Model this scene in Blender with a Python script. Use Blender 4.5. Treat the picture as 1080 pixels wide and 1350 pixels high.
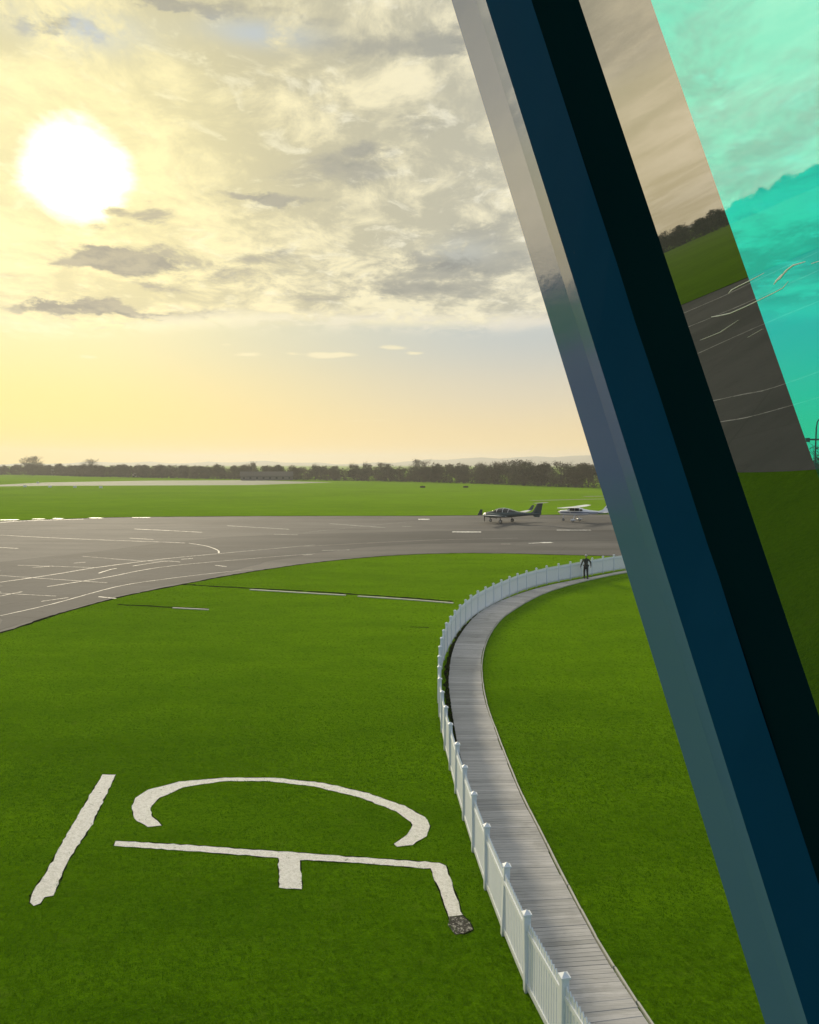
import bpy, bmesh, math, random
import numpy as np
from mathutils import Vector, Matrix
from mathutils.geometry import tessellate_polygon
from math import radians as R, sin, cos, pi, tan, atan2

for o in list(bpy.data.objects): bpy.data.objects.remove(o)
sc = bpy.context.scene
C = sc.collection
random.seed(7)

# ---------------------------------------------------------------- camera
F_PX, H, W0, H0, HOR = 1081.0, 8.5, 1080.0, 1350.0, 611.0
PITCH = math.atan((H0/2-HOR)/F_PX)
cd = bpy.data.cameras.new('camera'); cam = bpy.data.objects.new('camera', cd); C.objects.link(cam)
cam.location = (0, 0, H); cam.rotation_euler = (pi/2-PITCH, 0, 0)
cd.sensor_fit = 'VERTICAL'; cd.sensor_height = 24; cd.lens = 24*F_PX/H0
cd.clip_start = 0.02; cd.clip_end = 20000
sc.camera = cam
sc.render.resolution_x, sc.render.resolution_y = 819, 1024
FW = Vector((0, cos(PITCH), -sin(PITCH))); RT = Vector((1, 0, 0)); UP = RT.cross(FW)

def ray(x, y): return (FW*F_PX + RT*(x-W0/2) + UP*(H0/2-y)).normalized()
def G(x, y, z=0.0):
    d = ray(x, y); t = (z-H)/d.z
    return Vector((d.x*t, d.y*t, z))

# ---------------------------------------------------------------- exposure
sc.view_settings.view_transform = 'Standard'; sc.view_settings.look = 'None'
sc.view_settings.exposure = 0.0; sc.view_settings.gamma = 1
sc.cycles.max_bounces = 8; sc.cycles.transparent_max_bounces = 12

# ---------------------------------------------------------------- sun
SUN_AZ, SUN_EL = -21.7, 17.94
sdir = Vector((sin(R(SUN_AZ))*cos(R(SUN_EL)), cos(R(SUN_AZ))*cos(R(SUN_EL)), sin(R(SUN_EL))))
ld = bpy.data.lights.new('sun', 'SUN'); ld.energy = 4.6; ld.angle = R(7.0); ld.color = (1, .86, .62)
lo = bpy.data.objects.new('sun', ld); C.objects.link(lo)
lo.rotation_euler = sdir.to_track_quat('Z', 'Y').to_euler()

# ---------------------------------------------------------------- node expression helper
class N:
    tree = None
    def __init__(s, v): s.v = v
    def _m(op, *a, clamp=False):
        n = N.tree.nodes.new('ShaderNodeMath'); n.operation = op; n.use_clamp = clamp
        for i, x in enumerate(a):
            x = x.v if isinstance(x, N) else x
            if isinstance(x, (int, float)): n.inputs[i].default_value = x
            else: N.tree.links.new(x, n.inputs[i])
        return N(n.outputs[0])
    def __add__(s, o): return N._m('ADD', s, o)
    __radd__ = __add__
    def __sub__(s, o): return N._m('SUBTRACT', s, o)
    def __rsub__(s, o): return N._m('SUBTRACT', o, s)
    def __mul__(s, o): return N._m('MULTIPLY', s, o)
    __rmul__ = __mul__
    def __truediv__(s, o): return N._m('DIVIDE', s, o)
    def __rtruediv__(s, o): return N._m('DIVIDE', o, s)
    def clamp(s): return N._m('ADD', s, 0.0, clamp=True)
    def max(s, o): return N._m('MAXIMUM', s, o)
def ss(x, a, b):                       # smoothstep
    n = N.tree.nodes.new('ShaderNodeMapRange'); n.interpolation_type = 'SMOOTHSTEP'
    N.tree.links.new(x.v, n.inputs[0])
    for i, v in ((1, a), (2, b)):
        if isinstance(v, N): N.tree.links.new(v.v, n.inputs[i])
        else: n.inputs[i].default_value = v
    return N(n.outputs[0])
def gauss(du, dv, su, sv):
    a = du*(1/su); b = dv*(1/sv)
    return N._m('POWER', 2.71828, (a*a+b*b)*-1.0)
def noise(vec, scale, detail=4, rough=.5, dist=0.0, color=False, lac=2.0):
    n = N.tree.nodes.new('ShaderNodeTexNoise'); n.inputs['Scale'].default_value = scale
    n.inputs['Detail'].default_value = detail; n.inputs['Roughness'].default_value = rough
    n.inputs['Distortion'].default_value = dist; n.inputs['Lacunarity'].default_value = lac
    if vec is not None: N.tree.links.new(vec, n.inputs['Vector'])
    return N(n.outputs[1 if color else 0])
def vec(x, y, z=0.0):
    n = N.tree.nodes.new('ShaderNodeCombineXYZ')
    for i, v in enumerate((x, y, z)):
        if isinstance(v, N): N.tree.links.new(v.v, n.inputs[i])
        else: n.inputs[i].default_value = v
    return n.outputs[0]
def lin(c): return tuple(((v/255)/12.92 if v/255 <= .04045 else ((v/255+.055)/1.055)**2.4) for v in c)
def mixc(f, a, b, mode='MIX'):
    n = N.tree.nodes.new('ShaderNodeMix'); n.data_type = 'RGBA'; n.blend_type = mode; n.clamp_factor = True
    for i, v in ((0, f), (6, a), (7, b)):
        if isinstance(v, N): N.tree.links.new(v.v, n.inputs[i])
        elif isinstance(v, (int, float)): n.inputs[i].default_value = v
        elif isinstance(v, tuple): n.inputs[i].default_value = (*v[:3], 1)
        else: N.tree.links.new(v, n.inputs[i])
    return n.outputs[2]

# ---------------------------------------------------------------- world: hazy sunlit sky with a broken cloud sheet
w = bpy.data.worlds.new('World'); sc.world = w; w.use_nodes = True
T = N.tree = w.node_tree; T.nodes.clear()
tc = T.nodes.new('ShaderNodeTexCoord'); sep = T.nodes.new('ShaderNodeSeparateXYZ')
T.links.new(tc.outputs['Generated'], sep.inputs[0])
X, Y, Z = (N(sep.outputs[i]) for i in range(3))
az = N._m('ARCTAN2', X, Y)*57.2958
el = N._m('ARCSINE', Z)*57.2958
sd = X*sdir.x + Y*sdir.y + Z*sdir.z
sang = N._m('ARCCOSINE', sd.max(-1.0)*0.99999)*57.2958
ky = T.nodes.new('ShaderNodeTexSky'); ky.sky_type = 'NISHITA'; ky.sun_disc = False
ky.sun_elevation = R(SUN_EL); ky.sun_rotation = R(SUN_AZ); ky.air_density = 1.2; ky.dust_density = 2.5
zz = Z.max(0.0)
cx = X/(zz+.11); cy = Y/(zz+.11)
n1 = noise(vec(cx*1.1, cy*.9, 3.3), 1.7, 10, .60, .25)
n2 = noise(vec(cx*1.3, cy*.95, 9.1), 4.0, 10, .66, .35)
n3 = noise(vec(cx, cy, 5.0), .55, 4, .5, .2)
n4 = noise(vec(az*.05, el*.16, 1.0), 2.2, 8, .6, .5)
# warm aureole factor around the sun
warm = N._m('POWER', 2.71828, sang*(-1/20.0))
warm2 = N._m('POWER', 2.71828, sang*(-1/9.0))
side = ss(az, -30.0, 10.0)
# clear sky below and between the clouds
hor = mixc(side, lin((255, 222, 120)), lin((245, 216, 152)))
mid = mixc(side, lin((251, 228, 138)), lin((220, 208, 180)))
hi_ = mixc(side, lin((238, 228, 168)), lin((190, 196, 194)))
top = mixc(ss(el, 14.0, 45.0), lin((196, 204, 206)), lin((140, 170, 205)))
clear = mixc(ss(el, 0.0, 5.0), hor, mid)
clear = mixc(ss(el, 3.5, 9.0), clear, hi_)
clear = mixc(ss(el, 10.0, 24.0), clear, top)
# cloud sheet
dens = n1*.65 + n2*.35
edge = 9.6 + (n4-.5)*1.6 + gauss(az+26.0, el-8.0, 9.0, 6.0)*(-1.2)
cover = ss(el, edge-.55, edge+.35)
thin = ss(dens, .28, .40)*.6 + .4
gap = gauss(az+21.5, el-25.6, 4.0, 1.2)*.9 + gauss(az+10.0, el-26.5, 3.5, .7)*.8 + gauss(az-3.5, el-14.2, 2.2, .8)*.5
cover = cover*thin*(1.0 - (gap*ss(n2, .38, .58)).clamp())
lit = mixc((warm*1.15).clamp(), lin((234, 229, 211)), lin((254, 240, 174)))
sha = mixc((warm*1.1).clamp(), lin((176, 177, 172)), lin((206, 196, 144)))
relief = ss(n2*.6 + n1*.4, .40, .57)
cl = mixc(relief, lit, sha)
cl = mixc(ss(noise(vec(cx*1.3, cy*1.1, 2.0), 6.5, 9, .68, .5), .53, .68)*.55, cl, mixc(warm, lin((244, 240, 228)), lin((255, 248, 200))))
wn = noise(vec(az*.09, el*.2, 4.0), 2.6, 7, .62, color=True)
sp3 = T.nodes.new('ShaderNodeSeparateColor'); T.links.new(wn.v, sp3.inputs[0])
azw = az+(N(sp3.outputs[0])-.5)*9.0; elw = el+(N(sp3.outputs[1])-.5)*4.2
def spot(px, py, sx, sy, amp, warp=True):
    d = ray(px, py); a = math.degrees(atan2(d.x, d.y)); e = math.degrees(math.asin(d.z))
    if not warp: return gauss(az-a + (azw-az)*.15, el-e + (elw-el)*.12, sx/18.9, sy/18.9)*amp
    return gauss(azw-a, elw-e, sx/18.9, sy/18.9)*amp
wob = (n4-.5)*1.5 + (n2-.5)*1.6
dark = (spot(168, 343, 52, 20, 1.15)+spot(115, 338, 45, 15, .55)+spot(150, 412, 100, 10, 1.25)+spot(185, 285, 50, 12, .5)
        +spot(365, 268, 60, 9, .8)+spot(470, 222, 95, 26, .55)+spot(330, 348, 90, 18, .6)+spot(600, 350, 120, 22, .6)
        +spot(455, 385, 160, 12, .4)+spot(660, 300, 70, 18, .5)+spot(560, 160, 60, 12, .35)+spot(600, 60, 120, 20, .35)
        +spot(255, 8, 220, 8, .5)+spot(60, 30, 60, 12, .6)+spot(430, 60, 120, 12, .25))
dk = ss(dark + wob*1.1*ss(dark, .04, .35), .12, .75)
cl = mixc(dk*.92, cl, mixc((warm*1.2).clamp(), mixc(ss(n2,.4,.6), lin((118, 124, 128)), lin((158, 160, 156))), mixc(ss(n2,.4,.6), lin((122, 126, 124)), lin((168, 164, 142)))))
base = mixc(cover, clear, cl)
# bright lower rim of the sheet and small wisps below it
rim = gauss(el-edge, el*0.0, .55, 1.0)*ss(n2, .40, .55)*.75
base = mixc(rim, base, mixc(side, lin((255, 246, 200)), lin((232, 226, 210))))
wisp = (spot(325, 468, 22, 3.5, 1, False)+spot(425, 469, 22, 4, 1, False)+spot(455, 468, 16, 3.5, .8, False)+spot(385, 467, 10, 3, .7, False)
        +spot(515, 458, 22, 4, .9, False)+spot(545, 465, 14, 3, .8, False)+spot(120, 470, 14, 3, .7, False)+spot(300, 453, 14, 3, .6, False)+spot(500, 555, 60, 3, .4, False))
base = mixc(ss(wisp+(n2-.5)*1.4*ss(wisp, .02, .3), .25, .9)*.75, base, lin((247, 236, 196)))
# sky out of view: bright patch added at left for the reflections, bluer behind
left_boost = gauss(az+66.0, el-2.0, 20.0, 16.0)*(ss(n1, .62, .35)*.35+.65)
base = mixc((left_boost*1.25).clamp(), base, (2.3, 1.95, 1.30))
back = ss(sang, 58.0, 110.0)
base = mixc(back, base, mixc(ss(n1, .4, .6), (.30, .40, .58), (.42, .49, .60)))
# sun seen through thin cloud
glow = ss(sang + (n2-.5)*2.4 + (n4-.5)*1.8 + dk*1.2, 3.65, 2.1)
halo = ss(sang + (n2-.5)*3.0, 15.0, 3.0)
sm = mixc(halo*.25*(1.0-dk), base, lin((255, 246, 178)))
yel = N._m('POWER', 2.71828, sang*(-1/5.0))*(1.0-dk*.95)
sm = mixc((yel*.6).clamp(), sm, (1.0, .93, .50))
sm = mixc(glow*(1.0-dk*.5), sm, (1.6, 1.55, 1.3))
# below the horizon
sm = mixc(ss(el, -.2, -1.2), sm, (.10, .13, .05))
bg1 = T.nodes.new('ShaderNodeBackground'); T.links.new(ky.outputs[0], bg1.inputs[0]); bg1.inputs[1].default_value = .003
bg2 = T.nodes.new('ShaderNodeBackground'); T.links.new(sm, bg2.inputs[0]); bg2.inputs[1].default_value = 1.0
ad = T.nodes.new('ShaderNodeAddShader'); out = T.nodes.new('ShaderNodeOutputWorld')
T.links.new(bg1.outputs[0], ad.inputs[0]); T.links.new(bg2.outputs[0], ad.inputs[1]); T.links.new(ad.outputs[0], out.inputs[0])
w.cycles.sampling_method = 'MANUAL'; w.cycles.sample_map_resolution = 1024

# ---------------------------------------------------------------- materials
def new_mat(name):
    m = bpy.data.materials.new(name); m.use_nodes = True; N.tree = m.node_tree
    b = m.node_tree.nodes['Principled BSDF']
    return m, b
def objcoord():
    t = N.tree.nodes.new('ShaderNodeTexCoord'); return t.outputs['Object']
def geopos():
    t = N.tree.nodes.new('ShaderNodeNewGeometry'); return t.outputs['Position']
def setc(b, c): N.tree.links.new(c, b.inputs['Base Color'])
def bump(b, h, strength, dist):
    n = N.tree.nodes.new('ShaderNodeBump'); n.inputs['Strength'].default_value = strength; n.inputs['Distance'].default_value = dist
    N.tree.links.new(h.v, n.inputs['Height']); N.tree.links.new(n.outputs[0], b.inputs['Normal'])
def simple(name, c, rough=.5, metal=0.0, var=.15, scale=6.0, spec=.5):
    m, b = new_mat(name); n = noise(objcoord(), scale, 5, .6)
    setc(b, mixc(n, tuple(v*(1-var) for v in c), tuple(min(1, v*(1+var)) for v in c)))
    b.inputs['Roughness'].default_value = rough; b.inputs['Metallic'].default_value = metal
    b.inputs['Specular IOR Level'].default_value = spec
    return m

def grass_mat():
    m, b = new_mat('grass_ground'); p = geopos()
    mp = N.tree.nodes.new('ShaderNodeMapping'); N.tree.links.new(p, mp.inputs[0]); mp.inputs['Scale'].default_value = (.35, 1, 1); mp.inputs['Rotation'].default_value = (0, 0, .08)
    stk = noise(mp.outputs[0], .30, 7, .7)
    big = noise(p, .035, 4, .55); mid = noise(p, .45, 5, .6); fine = noise(p, 6.0, 6, .7); fine2 = noise(p, 22.0, 4, .7)
    c = mixc(ss(big*.35+mid*.2+stk*.45, .38, .62), (.046, .125, .002), (.088, .198, .003))
    c = mixc(ss(fine*.6+fine2*.4, .38, .60), mixc(.35, c, (.020, .060, .002)), c)
    c = mixc(ss(noise(p, 1.6, 6, .65), .56, .74)*.35, c, (.10, .14, .02))
    setc(b, c); b.inputs['Roughness'].default_value = .75; b.inputs['Specular IOR Level'].default_value = .0
    b.inputs['Sheen Weight'].default_value = .26; b.inputs['Sheen Roughness'].default_value = .35
    b.inputs['Sheen Tint'].default_value = (.50, .80, .0, 1)
    bump(b, fine*.6+mid*.8+fine2*.25, .8, .12)
    return m
def blade_mat():
    m, b = new_mat('grass_blade'); t = N.tree
    at = t.nodes.new('ShaderNodeAttribute'); at.attribute_name = 'tint'
    f = N(at.outputs['Fac'])
    c = mixc(f, (.024, .085, .001), (.112, .235, .002))
    c = mixc(ss(f, .93, 1.0), c, (.16, .19, .04))
    d = t.nodes.new('ShaderNodeBsdfDiffuse'); tr = t.nodes.new('ShaderNodeBsdfTranslucent'); mx = t.nodes.new('ShaderNodeMixShader')
    t.links.new(c, d.inputs[0]); t.links.new(c, tr.inputs[0]); mx.inputs[0].default_value = .62
    t.links.new(d.outputs[0], mx.inputs[1]); t.links.new(tr.outputs[0], mx.inputs[2])
    t.links.new(mx.outputs[0], t.nodes['Material Output'].inputs[0])
    return m
def asphalt_mat(name, c, c2, speck=.12):
    m, b = new_mat(name); p = geopos()
    sp = vec(*[N(o) for o in ()]) if False else p
    mp = N.tree.nodes.new('ShaderNodeMapping'); N.tree.links.new(p, mp.inputs[0]); mp.inputs['Scale'].default_value = (.05, .25, 1); mp.inputs['Rotation'].default_value = (0, 0, .15)
    st = noise(mp.outputs[0], 1.0, 6, .6); big = noise(p, .06, 5, .6); f = noise(p, 1.3, 6, .7); g = noise(p, 9.0, 5, .8)
    x = mixc(ss(st*.5+big*.5, .36, .62), c, c2)
    x = mixc(ss(f, .55, .72)*.5, x, tuple(v*.62 for v in c))
    x = mixc(ss(g, .58, .8)*speck*4, x, tuple(v*1.7 for v in c2))
    mb = N.tree.nodes.new('ShaderNodeMapping'); N.tree.links.new(p, mb.inputs[0]); mb.inputs['Rotation'].default_value = (0, 0, .32)
    bt = N.tree.nodes.new('ShaderNodeTexBrick'); N.tree.links.new(mb.outputs[0], bt.inputs[0]); bt.inputs['Scale'].default_value = 1; bt.inputs['Brick Width'].default_value = 11; bt.inputs['Row Height'].default_value = 6; bt.inputs['Mortar Size'].default_value = .05
    bt.inputs['Color1'].default_value = (.42, .42, .42, 1); bt.inputs['Color2'].default_value = (.58, .58, .58, 1); bt.inputs['Mortar'].default_value = (.2, .2, .2, 1)
    x = mixc(.30, x, bt.outputs['Color'], 'OVERLAY')
    setc(b, x); b.inputs['Roughness'].default_value = .9; b.inputs['Specular IOR Level'].default_value = .12
    bump(b, f+g*.5, .35, .03)
    return m
def chalk_mat():
    m, b = new_mat('white_chalk_gravel'); p = geopos()
    a = noise(p, 7.0, 6, .75); d = noise(p, 28.0, 4, .8)
    c = mixc(ss(a*.5+d*.5, .40, .58), (.70, .70, .64), (.92, .92, .88))
    c = mixc(ss(noise(p, 3.2, 6, .7), .62, .70)*.8, c, (.10, .13, .05))
    setc(b, c); b.inputs['Roughness'].default_value = .9; bump(b, a+d, .9, .05)
    return m
def line_paint():
    m, b = new_mat('worn_line_paint'); p = geopos(); t = N.tree
    a = noise(p, 1.1, 6, .8); g = noise(p, 6.0, 4, .7)
    c = mixc(ss(a*.6+g*.4, .42, .60), (.55, .55, .52), (.17, .17, .16))
    setc(b, c); b.inputs['Roughness'].default_value = .7
    return m
def deck_mat():
    m, b = new_mat('weathered_boards'); t = N.tree
    at = t.nodes.new('ShaderNodeAttribute'); at.attribute_name = 'tint'; f = N(at.outputs['Fac'])
    p = geopos(); mp = t.nodes.new('ShaderNodeMapping'); t.links.new(p, mp.inputs[0]); mp.inputs['Scale'].default_value = (2, 30, 1)
    gr = noise(mp.outputs[0], 1.0, 5, .7); big = noise(p, .8, 5, .65)
    c = mixc(f, (.31, .31, .30), (.52, .51, .50))
    c = mixc(ss(gr, .4, .7)*.45, c, (.18, .18, .17))
    c = mixc(ss(big, .50, .70)*.5, c, (.22, .22, .205))
    setc(b, c); b.inputs['Roughness'].default_value = .75; bump(b, gr, .4, .01)
    return m
def leaf_mat(name, c1, c2):
    m, b = new_mat(name); t = N.tree
    at = t.nodes.new('ShaderNodeAttribute'); at.attribute_name = 'tint'; f = N(at.outputs['Fac'])
    oi = t.nodes.new('ShaderNodeObjectInfo'); r = N(oi.outputs['Random'])
    c = mixc(f, c1, c2); c = mixc(r*.35, c, (.11, .085, .045))
    setc(b, c); b.inputs['Roughness'].default_value = .8; b.inputs['Specular IOR Level'].default_value = .1
    return m

M = {}
M['grass'] = grass_mat(); M['blade'] = blade_mat()
M['apron'] = asphalt_mat('worn_concrete_asphalt', (.064, .065, .067), (.110, .109, .108))
M['taxi'] = asphalt_mat('dark_asphalt', (.040, .042, .046), (.066, .068, .072), .08)
M['runway'] = asphalt_mat('pale_runway', (.12, .155, .09), (.20, .22, .165))
M['soil'] = simple('dark_soil_or_shade', (.012, .016, .006), 1.0, var=.5, scale=3, spec=0)
M['pale_kerb'] = simple('pale_concrete_edge', (.42, .42, .36), .85, var=.3, scale=4)
M['chalk'] = chalk_mat(); M['line'] = line_paint(); M['deck'] = deck_mat()
M['bright_line'] = simple('bright_white', (.78, .78, .74), .6, var=.12, scale=2)
M['vinyl'] = None
M['bark'] = simple('dark_bark', (.045, .038, .028), .9, var=.3)
M['crown'] = leaf_mat('winter_crown', (.030, .032, .018), (.080, .074, .045))
M['evergreen'] = leaf_mat('evergreen_leaf', (.012, .030, .010), (.04, .07, .02))
M['hedge'] = leaf_mat('hedge_leaf', (.012, .018, .008), (.03, .04, .016))
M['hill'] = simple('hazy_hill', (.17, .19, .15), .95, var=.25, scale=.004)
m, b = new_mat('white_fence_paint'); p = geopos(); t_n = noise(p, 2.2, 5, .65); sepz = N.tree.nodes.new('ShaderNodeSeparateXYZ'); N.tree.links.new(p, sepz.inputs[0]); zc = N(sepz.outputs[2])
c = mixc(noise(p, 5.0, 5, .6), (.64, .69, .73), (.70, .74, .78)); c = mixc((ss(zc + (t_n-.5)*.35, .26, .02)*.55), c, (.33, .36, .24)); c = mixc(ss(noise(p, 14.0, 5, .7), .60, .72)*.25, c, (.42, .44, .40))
setc(b, c); b.inputs['Roughness'].default_value = .5; M['vinyl'] = m
M['gravel'] = None
m, b = new_mat('dark_gravel'); p = geopos(); a = noise(p, 16.0, 3, .8)
setc(b, mixc(ss(a, .5, .62), (.010, .011, .008), (.30, .30, .27))); b.inputs['Roughness'].default_value = .9; bump(b, a, 1, .05); M['gravel'] = m

# ---------------------------------------------------------------- mesh helpers
def link(o, parent=None):
    C.objects.link(o)
    if parent: o.parent = parent
    return o
def mesh_obj(name, bm, mat, parent=None, smooth=False):
    me = bpy.data.meshes.new(name); bm.normal_update(); bm.to_mesh(me); bm.free()
    if smooth:
        for p in me.polygons: p.use_smooth = True
    me.materials.append(mat)
    return link(bpy.data.objects.new(name, me), parent)
def tag(o, label=None, cat=None, group=None, kind=None):
    if label: o['label'] = label
    if cat: o['category'] = cat
    if group: o['group'] = group
    if kind: o['kind'] = kind
    return o
def empty(name, loc=(0, 0, 0), rz=0.0):
    o = bpy.data.objects.new(name, None); o.empty_display_size = .3; C.objects.link(o); o.location = loc; o.rotation_euler = (0, 0, rz); return o
def copy_tree(o, parent=None):
    c = o.copy(); C.objects.link(c)
    if parent: c.parent = parent
    for ch in list(o.children): copy_tree(ch, c)
    return c
def box(bm, x0, x1, y0, y1, z0, z1, mtx=None):
    vs = [Vector((x, y, z)) for z in (z0, z1) for y in (y0, y1) for x in (x0, x1)]
    if mtx: vs = [mtx @ v for v in vs]
    v = [bm.verts.new(p) for p in vs]
    for f in ((0, 2, 3, 1), (4, 5, 7, 6), (0, 1, 5, 4), (2, 6, 7, 3), (0, 4, 6, 2), (1, 3, 7, 5)): bm.faces.new([v[i] for i in f])
def tube(bm, pts, rad, n=8, caps=True):
    pts = [Vector(p) for p in pts]
    if isinstance(rad, (int, float)): rad = [rad]*len(pts)
    rings = []
    for i, p in enumerate(pts):
        d = (pts[min(i+1, len(pts)-1)]-pts[max(i-1, 0)]).normalized()
        a = d.orthogonal().normalized() if i == 0 else (a - d*a.dot(d)).normalized()
        bb = d.cross(a)
        rings.append([bm.verts.new(p+(a*cos(2*pi*k/n)+bb*sin(2*pi*k/n))*rad[i]) for k in range(n)])
    for r0, r1 in zip(rings, rings[1:]):
        for k in range(n): bm.faces.new((r0[k], r0[(k+1) % n], r1[(k+1) % n], r1[k]))
    if caps:
        bm.faces.new(rings[0][::-1]); bm.faces.new(rings[-1])
def loft(bm, secs, n=18, e=1.0):
    """secs: (x, yc, zc, half_width, half_up, half_down); superellipse exponent e"""
    rings = []
    for s in secs:
        x, yc, zc, hw, hu, hd = s
        rr = []
        for k in range(n):
            t = 2*pi*k/n; cc, sn = cos(t), sin(t)
            y = abs(cc)**e*(1 if cc > 0 else -1)*hw; z = abs(sn)**e*(hu if sn > 0 else -hd)
            rr.append(bm.verts.new((x, yc+y, zc+z)))
        rings.append(rr)
    for r0, r1 in zip(rings, rings[1:]):
        for k in range(n): bm.faces.new((r0[k], r0[(k+1) % n], r1[(k+1) % n], r1[k]))
    bm.faces.new(rings[0][::-1]); bm.faces.new(rings[-1])
def wing(bm, secs, n=10):
    """secs: (leading edge point, chord, thickness, direction of thickness); airfoil swept along them"""
    rings = []
    for le, ch, th, up in secs:
        le = Vector(le); up = Vector(up); rr = []
        prof = [(0, 0), (.08, .55), (.3, 1), (.65, .65), (1, .05), (.65, -.35), (.3, -.5), (.08, -.35)]
        for a, t in prof: rr.append(bm.verts.new(le+Vector((-a*ch, 0, 0))+up*(t*th/2)))
        rings.append(rr)
    for r0, r1 in zip(rings, rings[1:]):
        for k in range(8): bm.faces.new((r0[k], r0[(k+1) % 8], r1[(k+1) % 8], r1[k]))
    bm.faces.new(rings[0][::-1]); bm.faces.new(rings[-1])
def recalc(bm): bmesh.ops.recalc_face_normals(bm, faces=bm.faces[:])

def catmull(pts, step):
    pts = [Vector(p) for p in pts]; P = [pts[0]*2-pts[1]]+pts+[pts[-1]*2-pts[-2]]; fine = []
    for i in range(1, len(P)-2):
        a, b_, c, d = P[i-1:i+3]
        for k in range(24):
            t = k/24; fine.append(.5*((2*b_)+(c-a)*t+(2*a-5*b_+4*c-d)*t*t+(3*b_-a-3*c+d)*t**3))
    fine.append(pts[-1]); out = [fine[0]]; acc = 0
    for u, v in zip(fine, fine[1:]):
        L = (v-u).length
        while acc+L >= step and L > 0:
            u = u+(v-u)*((step-acc)/L); L = (v-u).length; acc = 0; out.append(u.copy())
        acc += L
    return out
def poly_sheet(name, pts, z, mat, parent=None, jitter=0.0, step=None):
    """flat polygon on the ground; edge points optionally refined with a jitter so the edge is not ruler straight"""
    pts = [Vector((p[0], p[1], 0)) for p in pts]
    if step:
        q = []
        for a, b_ in zip(pts, pts[1:]+pts[:1]):
            k = max(1, int((b_-a).length/step))
            for i in range(k): q.append(a+(b_-a)*(i/k)+Vector((random.gauss(0, jitter), random.gauss(0, jitter), 0)))
        pts = q
    bm = bmesh.new(); vs = [bm.verts.new((p.x, p.y, z)) for p in pts]
    for t in tessellate_polygon([pts]):
        try: bm.faces.new([vs[i] for i in t])
        except ValueError: pass
    for f in bm.faces:
        f.normal_update()
        if f.normal.z < 0: f.normal_flip()
    return mesh_obj(name, bm, mat, parent)
def ribbon(bm, pts, width, z, jitter=0.0):
    pts = [Vector((p[0], p[1], 0)) for p in pts]; prev = None
    for i, p in enumerate(pts):
        d = (pts[min(i+1, len(pts)-1)]-pts[max(i-1, 0)]).normalized(); nn = Vector((-d.y, d.x, 0))*width/2
        a = p+nn*(1+random.gauss(0, jitter)); b_ = p-nn*(1+random.gauss(0, jitter))
        v = (bm.verts.new((a.x, a.y, z)), bm.verts.new((b_.x, b_.y, z)))
        if prev: bm.faces.new((prev[0], prev[1], v[1], v[0]))
        prev = v

# ---------------------------------------------------------------- ground
bm = bmesh.new(); S = 9000
for i in range(1):
    v = [bm.verts.new(p) for p in ((-S, -S, 0), (S, -S, 0), (S, S, 0), (-S, S, 0))]; bm.faces.new(v)
tag(mesh_obj('ground', bm, M['grass']), 'mown green airfield grass', 'ground', kind='structure')
del_cat = bpy.data.objects['ground']
# apron
near = [(0, 835), (40, 822), (78, 809.5), (115, 799), (155.6, 788), (200, 778.5), (241, 770.6), (295, 760), (350, 751), (395, 744.5), (441, 739), (502, 733.5), (555, 730.6), (604, 729.3), (670, 729.8), (726, 731.3), (807, 733), (900, 735), (1080, 738)]
far = [(1080, 676), (940, 677.5), (800, 678.2), (700, 679), (540, 680), (400, 680.2), (280, 680.8), (155, 682), (90, 684), (0, 687)]
ap = [G(*p) for p in near] + [Vector((130, 74, 0)), Vector((170, 150, 0))] + [G(*p) for p in far]
ap += [Vector(p) for p in ((-72, 108, 0), (-82, 88, 0), (-88, 70, 0), (-97, 58, 0), (-112, 36, 0), (-120, 0, 0), (-60, -10, 0), (-24.5, 6, 0), (-22.5, 14, 0), (-23.5, 19, 0), (-23, 26, 0), (-21.5, 34, 0))]
tag(poly_sheet('apron', ap, .004, M['apron'], jitter=.05, step=1.2), 'grey airfield apron', kind='structure')
# darker taxi lane
tl = [G(*p) for p in [(0, 741), (70, 733), (136, 726.5), (210, 716), (290, 708.5), (350, 705.5), (420, 703.5), (560, 700.5), (700, 699.5), (800, 699), (950, 698)]]
tn = [G(*p) for p in [(950, 711), (800, 713.5), (700, 714.5), (560, 717), (500, 720), (420, 729), (350, 741), (295, 757), (241, 767.5), (200, 775.5), (155, 785), (100, 801), (60, 813.5), (0, 832)]]
tag(poly_sheet('taxiway', tl+tn, .008, M['taxi'], jitter=.12, step=1.5), 'darker asphalt taxi lane', kind='structure')
rw = [(-120, 640), (0, 639), (60, 636), (200, 633.6), (330, 633), (440, 636), (330, 639.5), (200, 640), (60, 640.5), (-120, 643)]
tag(poly_sheet('runway', [G(*p) for p in rw], .006, M['runway']), 'pale far runway', kind='structure')
bm = bmesh.new()
ribbon(bm, [G(700, 660), G(760, 658.5), G(830, 657), G(950, 655)], 2.0, .006); ribbon(bm, [G(770, 654.5), G(830, 653.5), G(900, 652.5)], 2.5, .006)
tag(mesh_obj('path', bm, M['runway']), 'pale track in the far grass', kind='structure')
# dark soil lip along the near and far edge of the apron
bm = bmesh.new()
ribbon(bm, catmull([G(*p) for p in near], .4), .26, .010, .35)
ribbon(bm, catmull([G(*p) for p in far], 2.0), .9, .010, .3)
ribbon(bm, catmull([(-72, 108, 0), (-82, 88, 0), (-88, 70, 0), (-97, 58, 0), (-112, 36, 0)], 2.0), .9, .010, .3)
tag(mesh_obj('soil_or_shade_edge', bm, M['soil']), 'dark soil edge of the apron', kind='structure')

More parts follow.
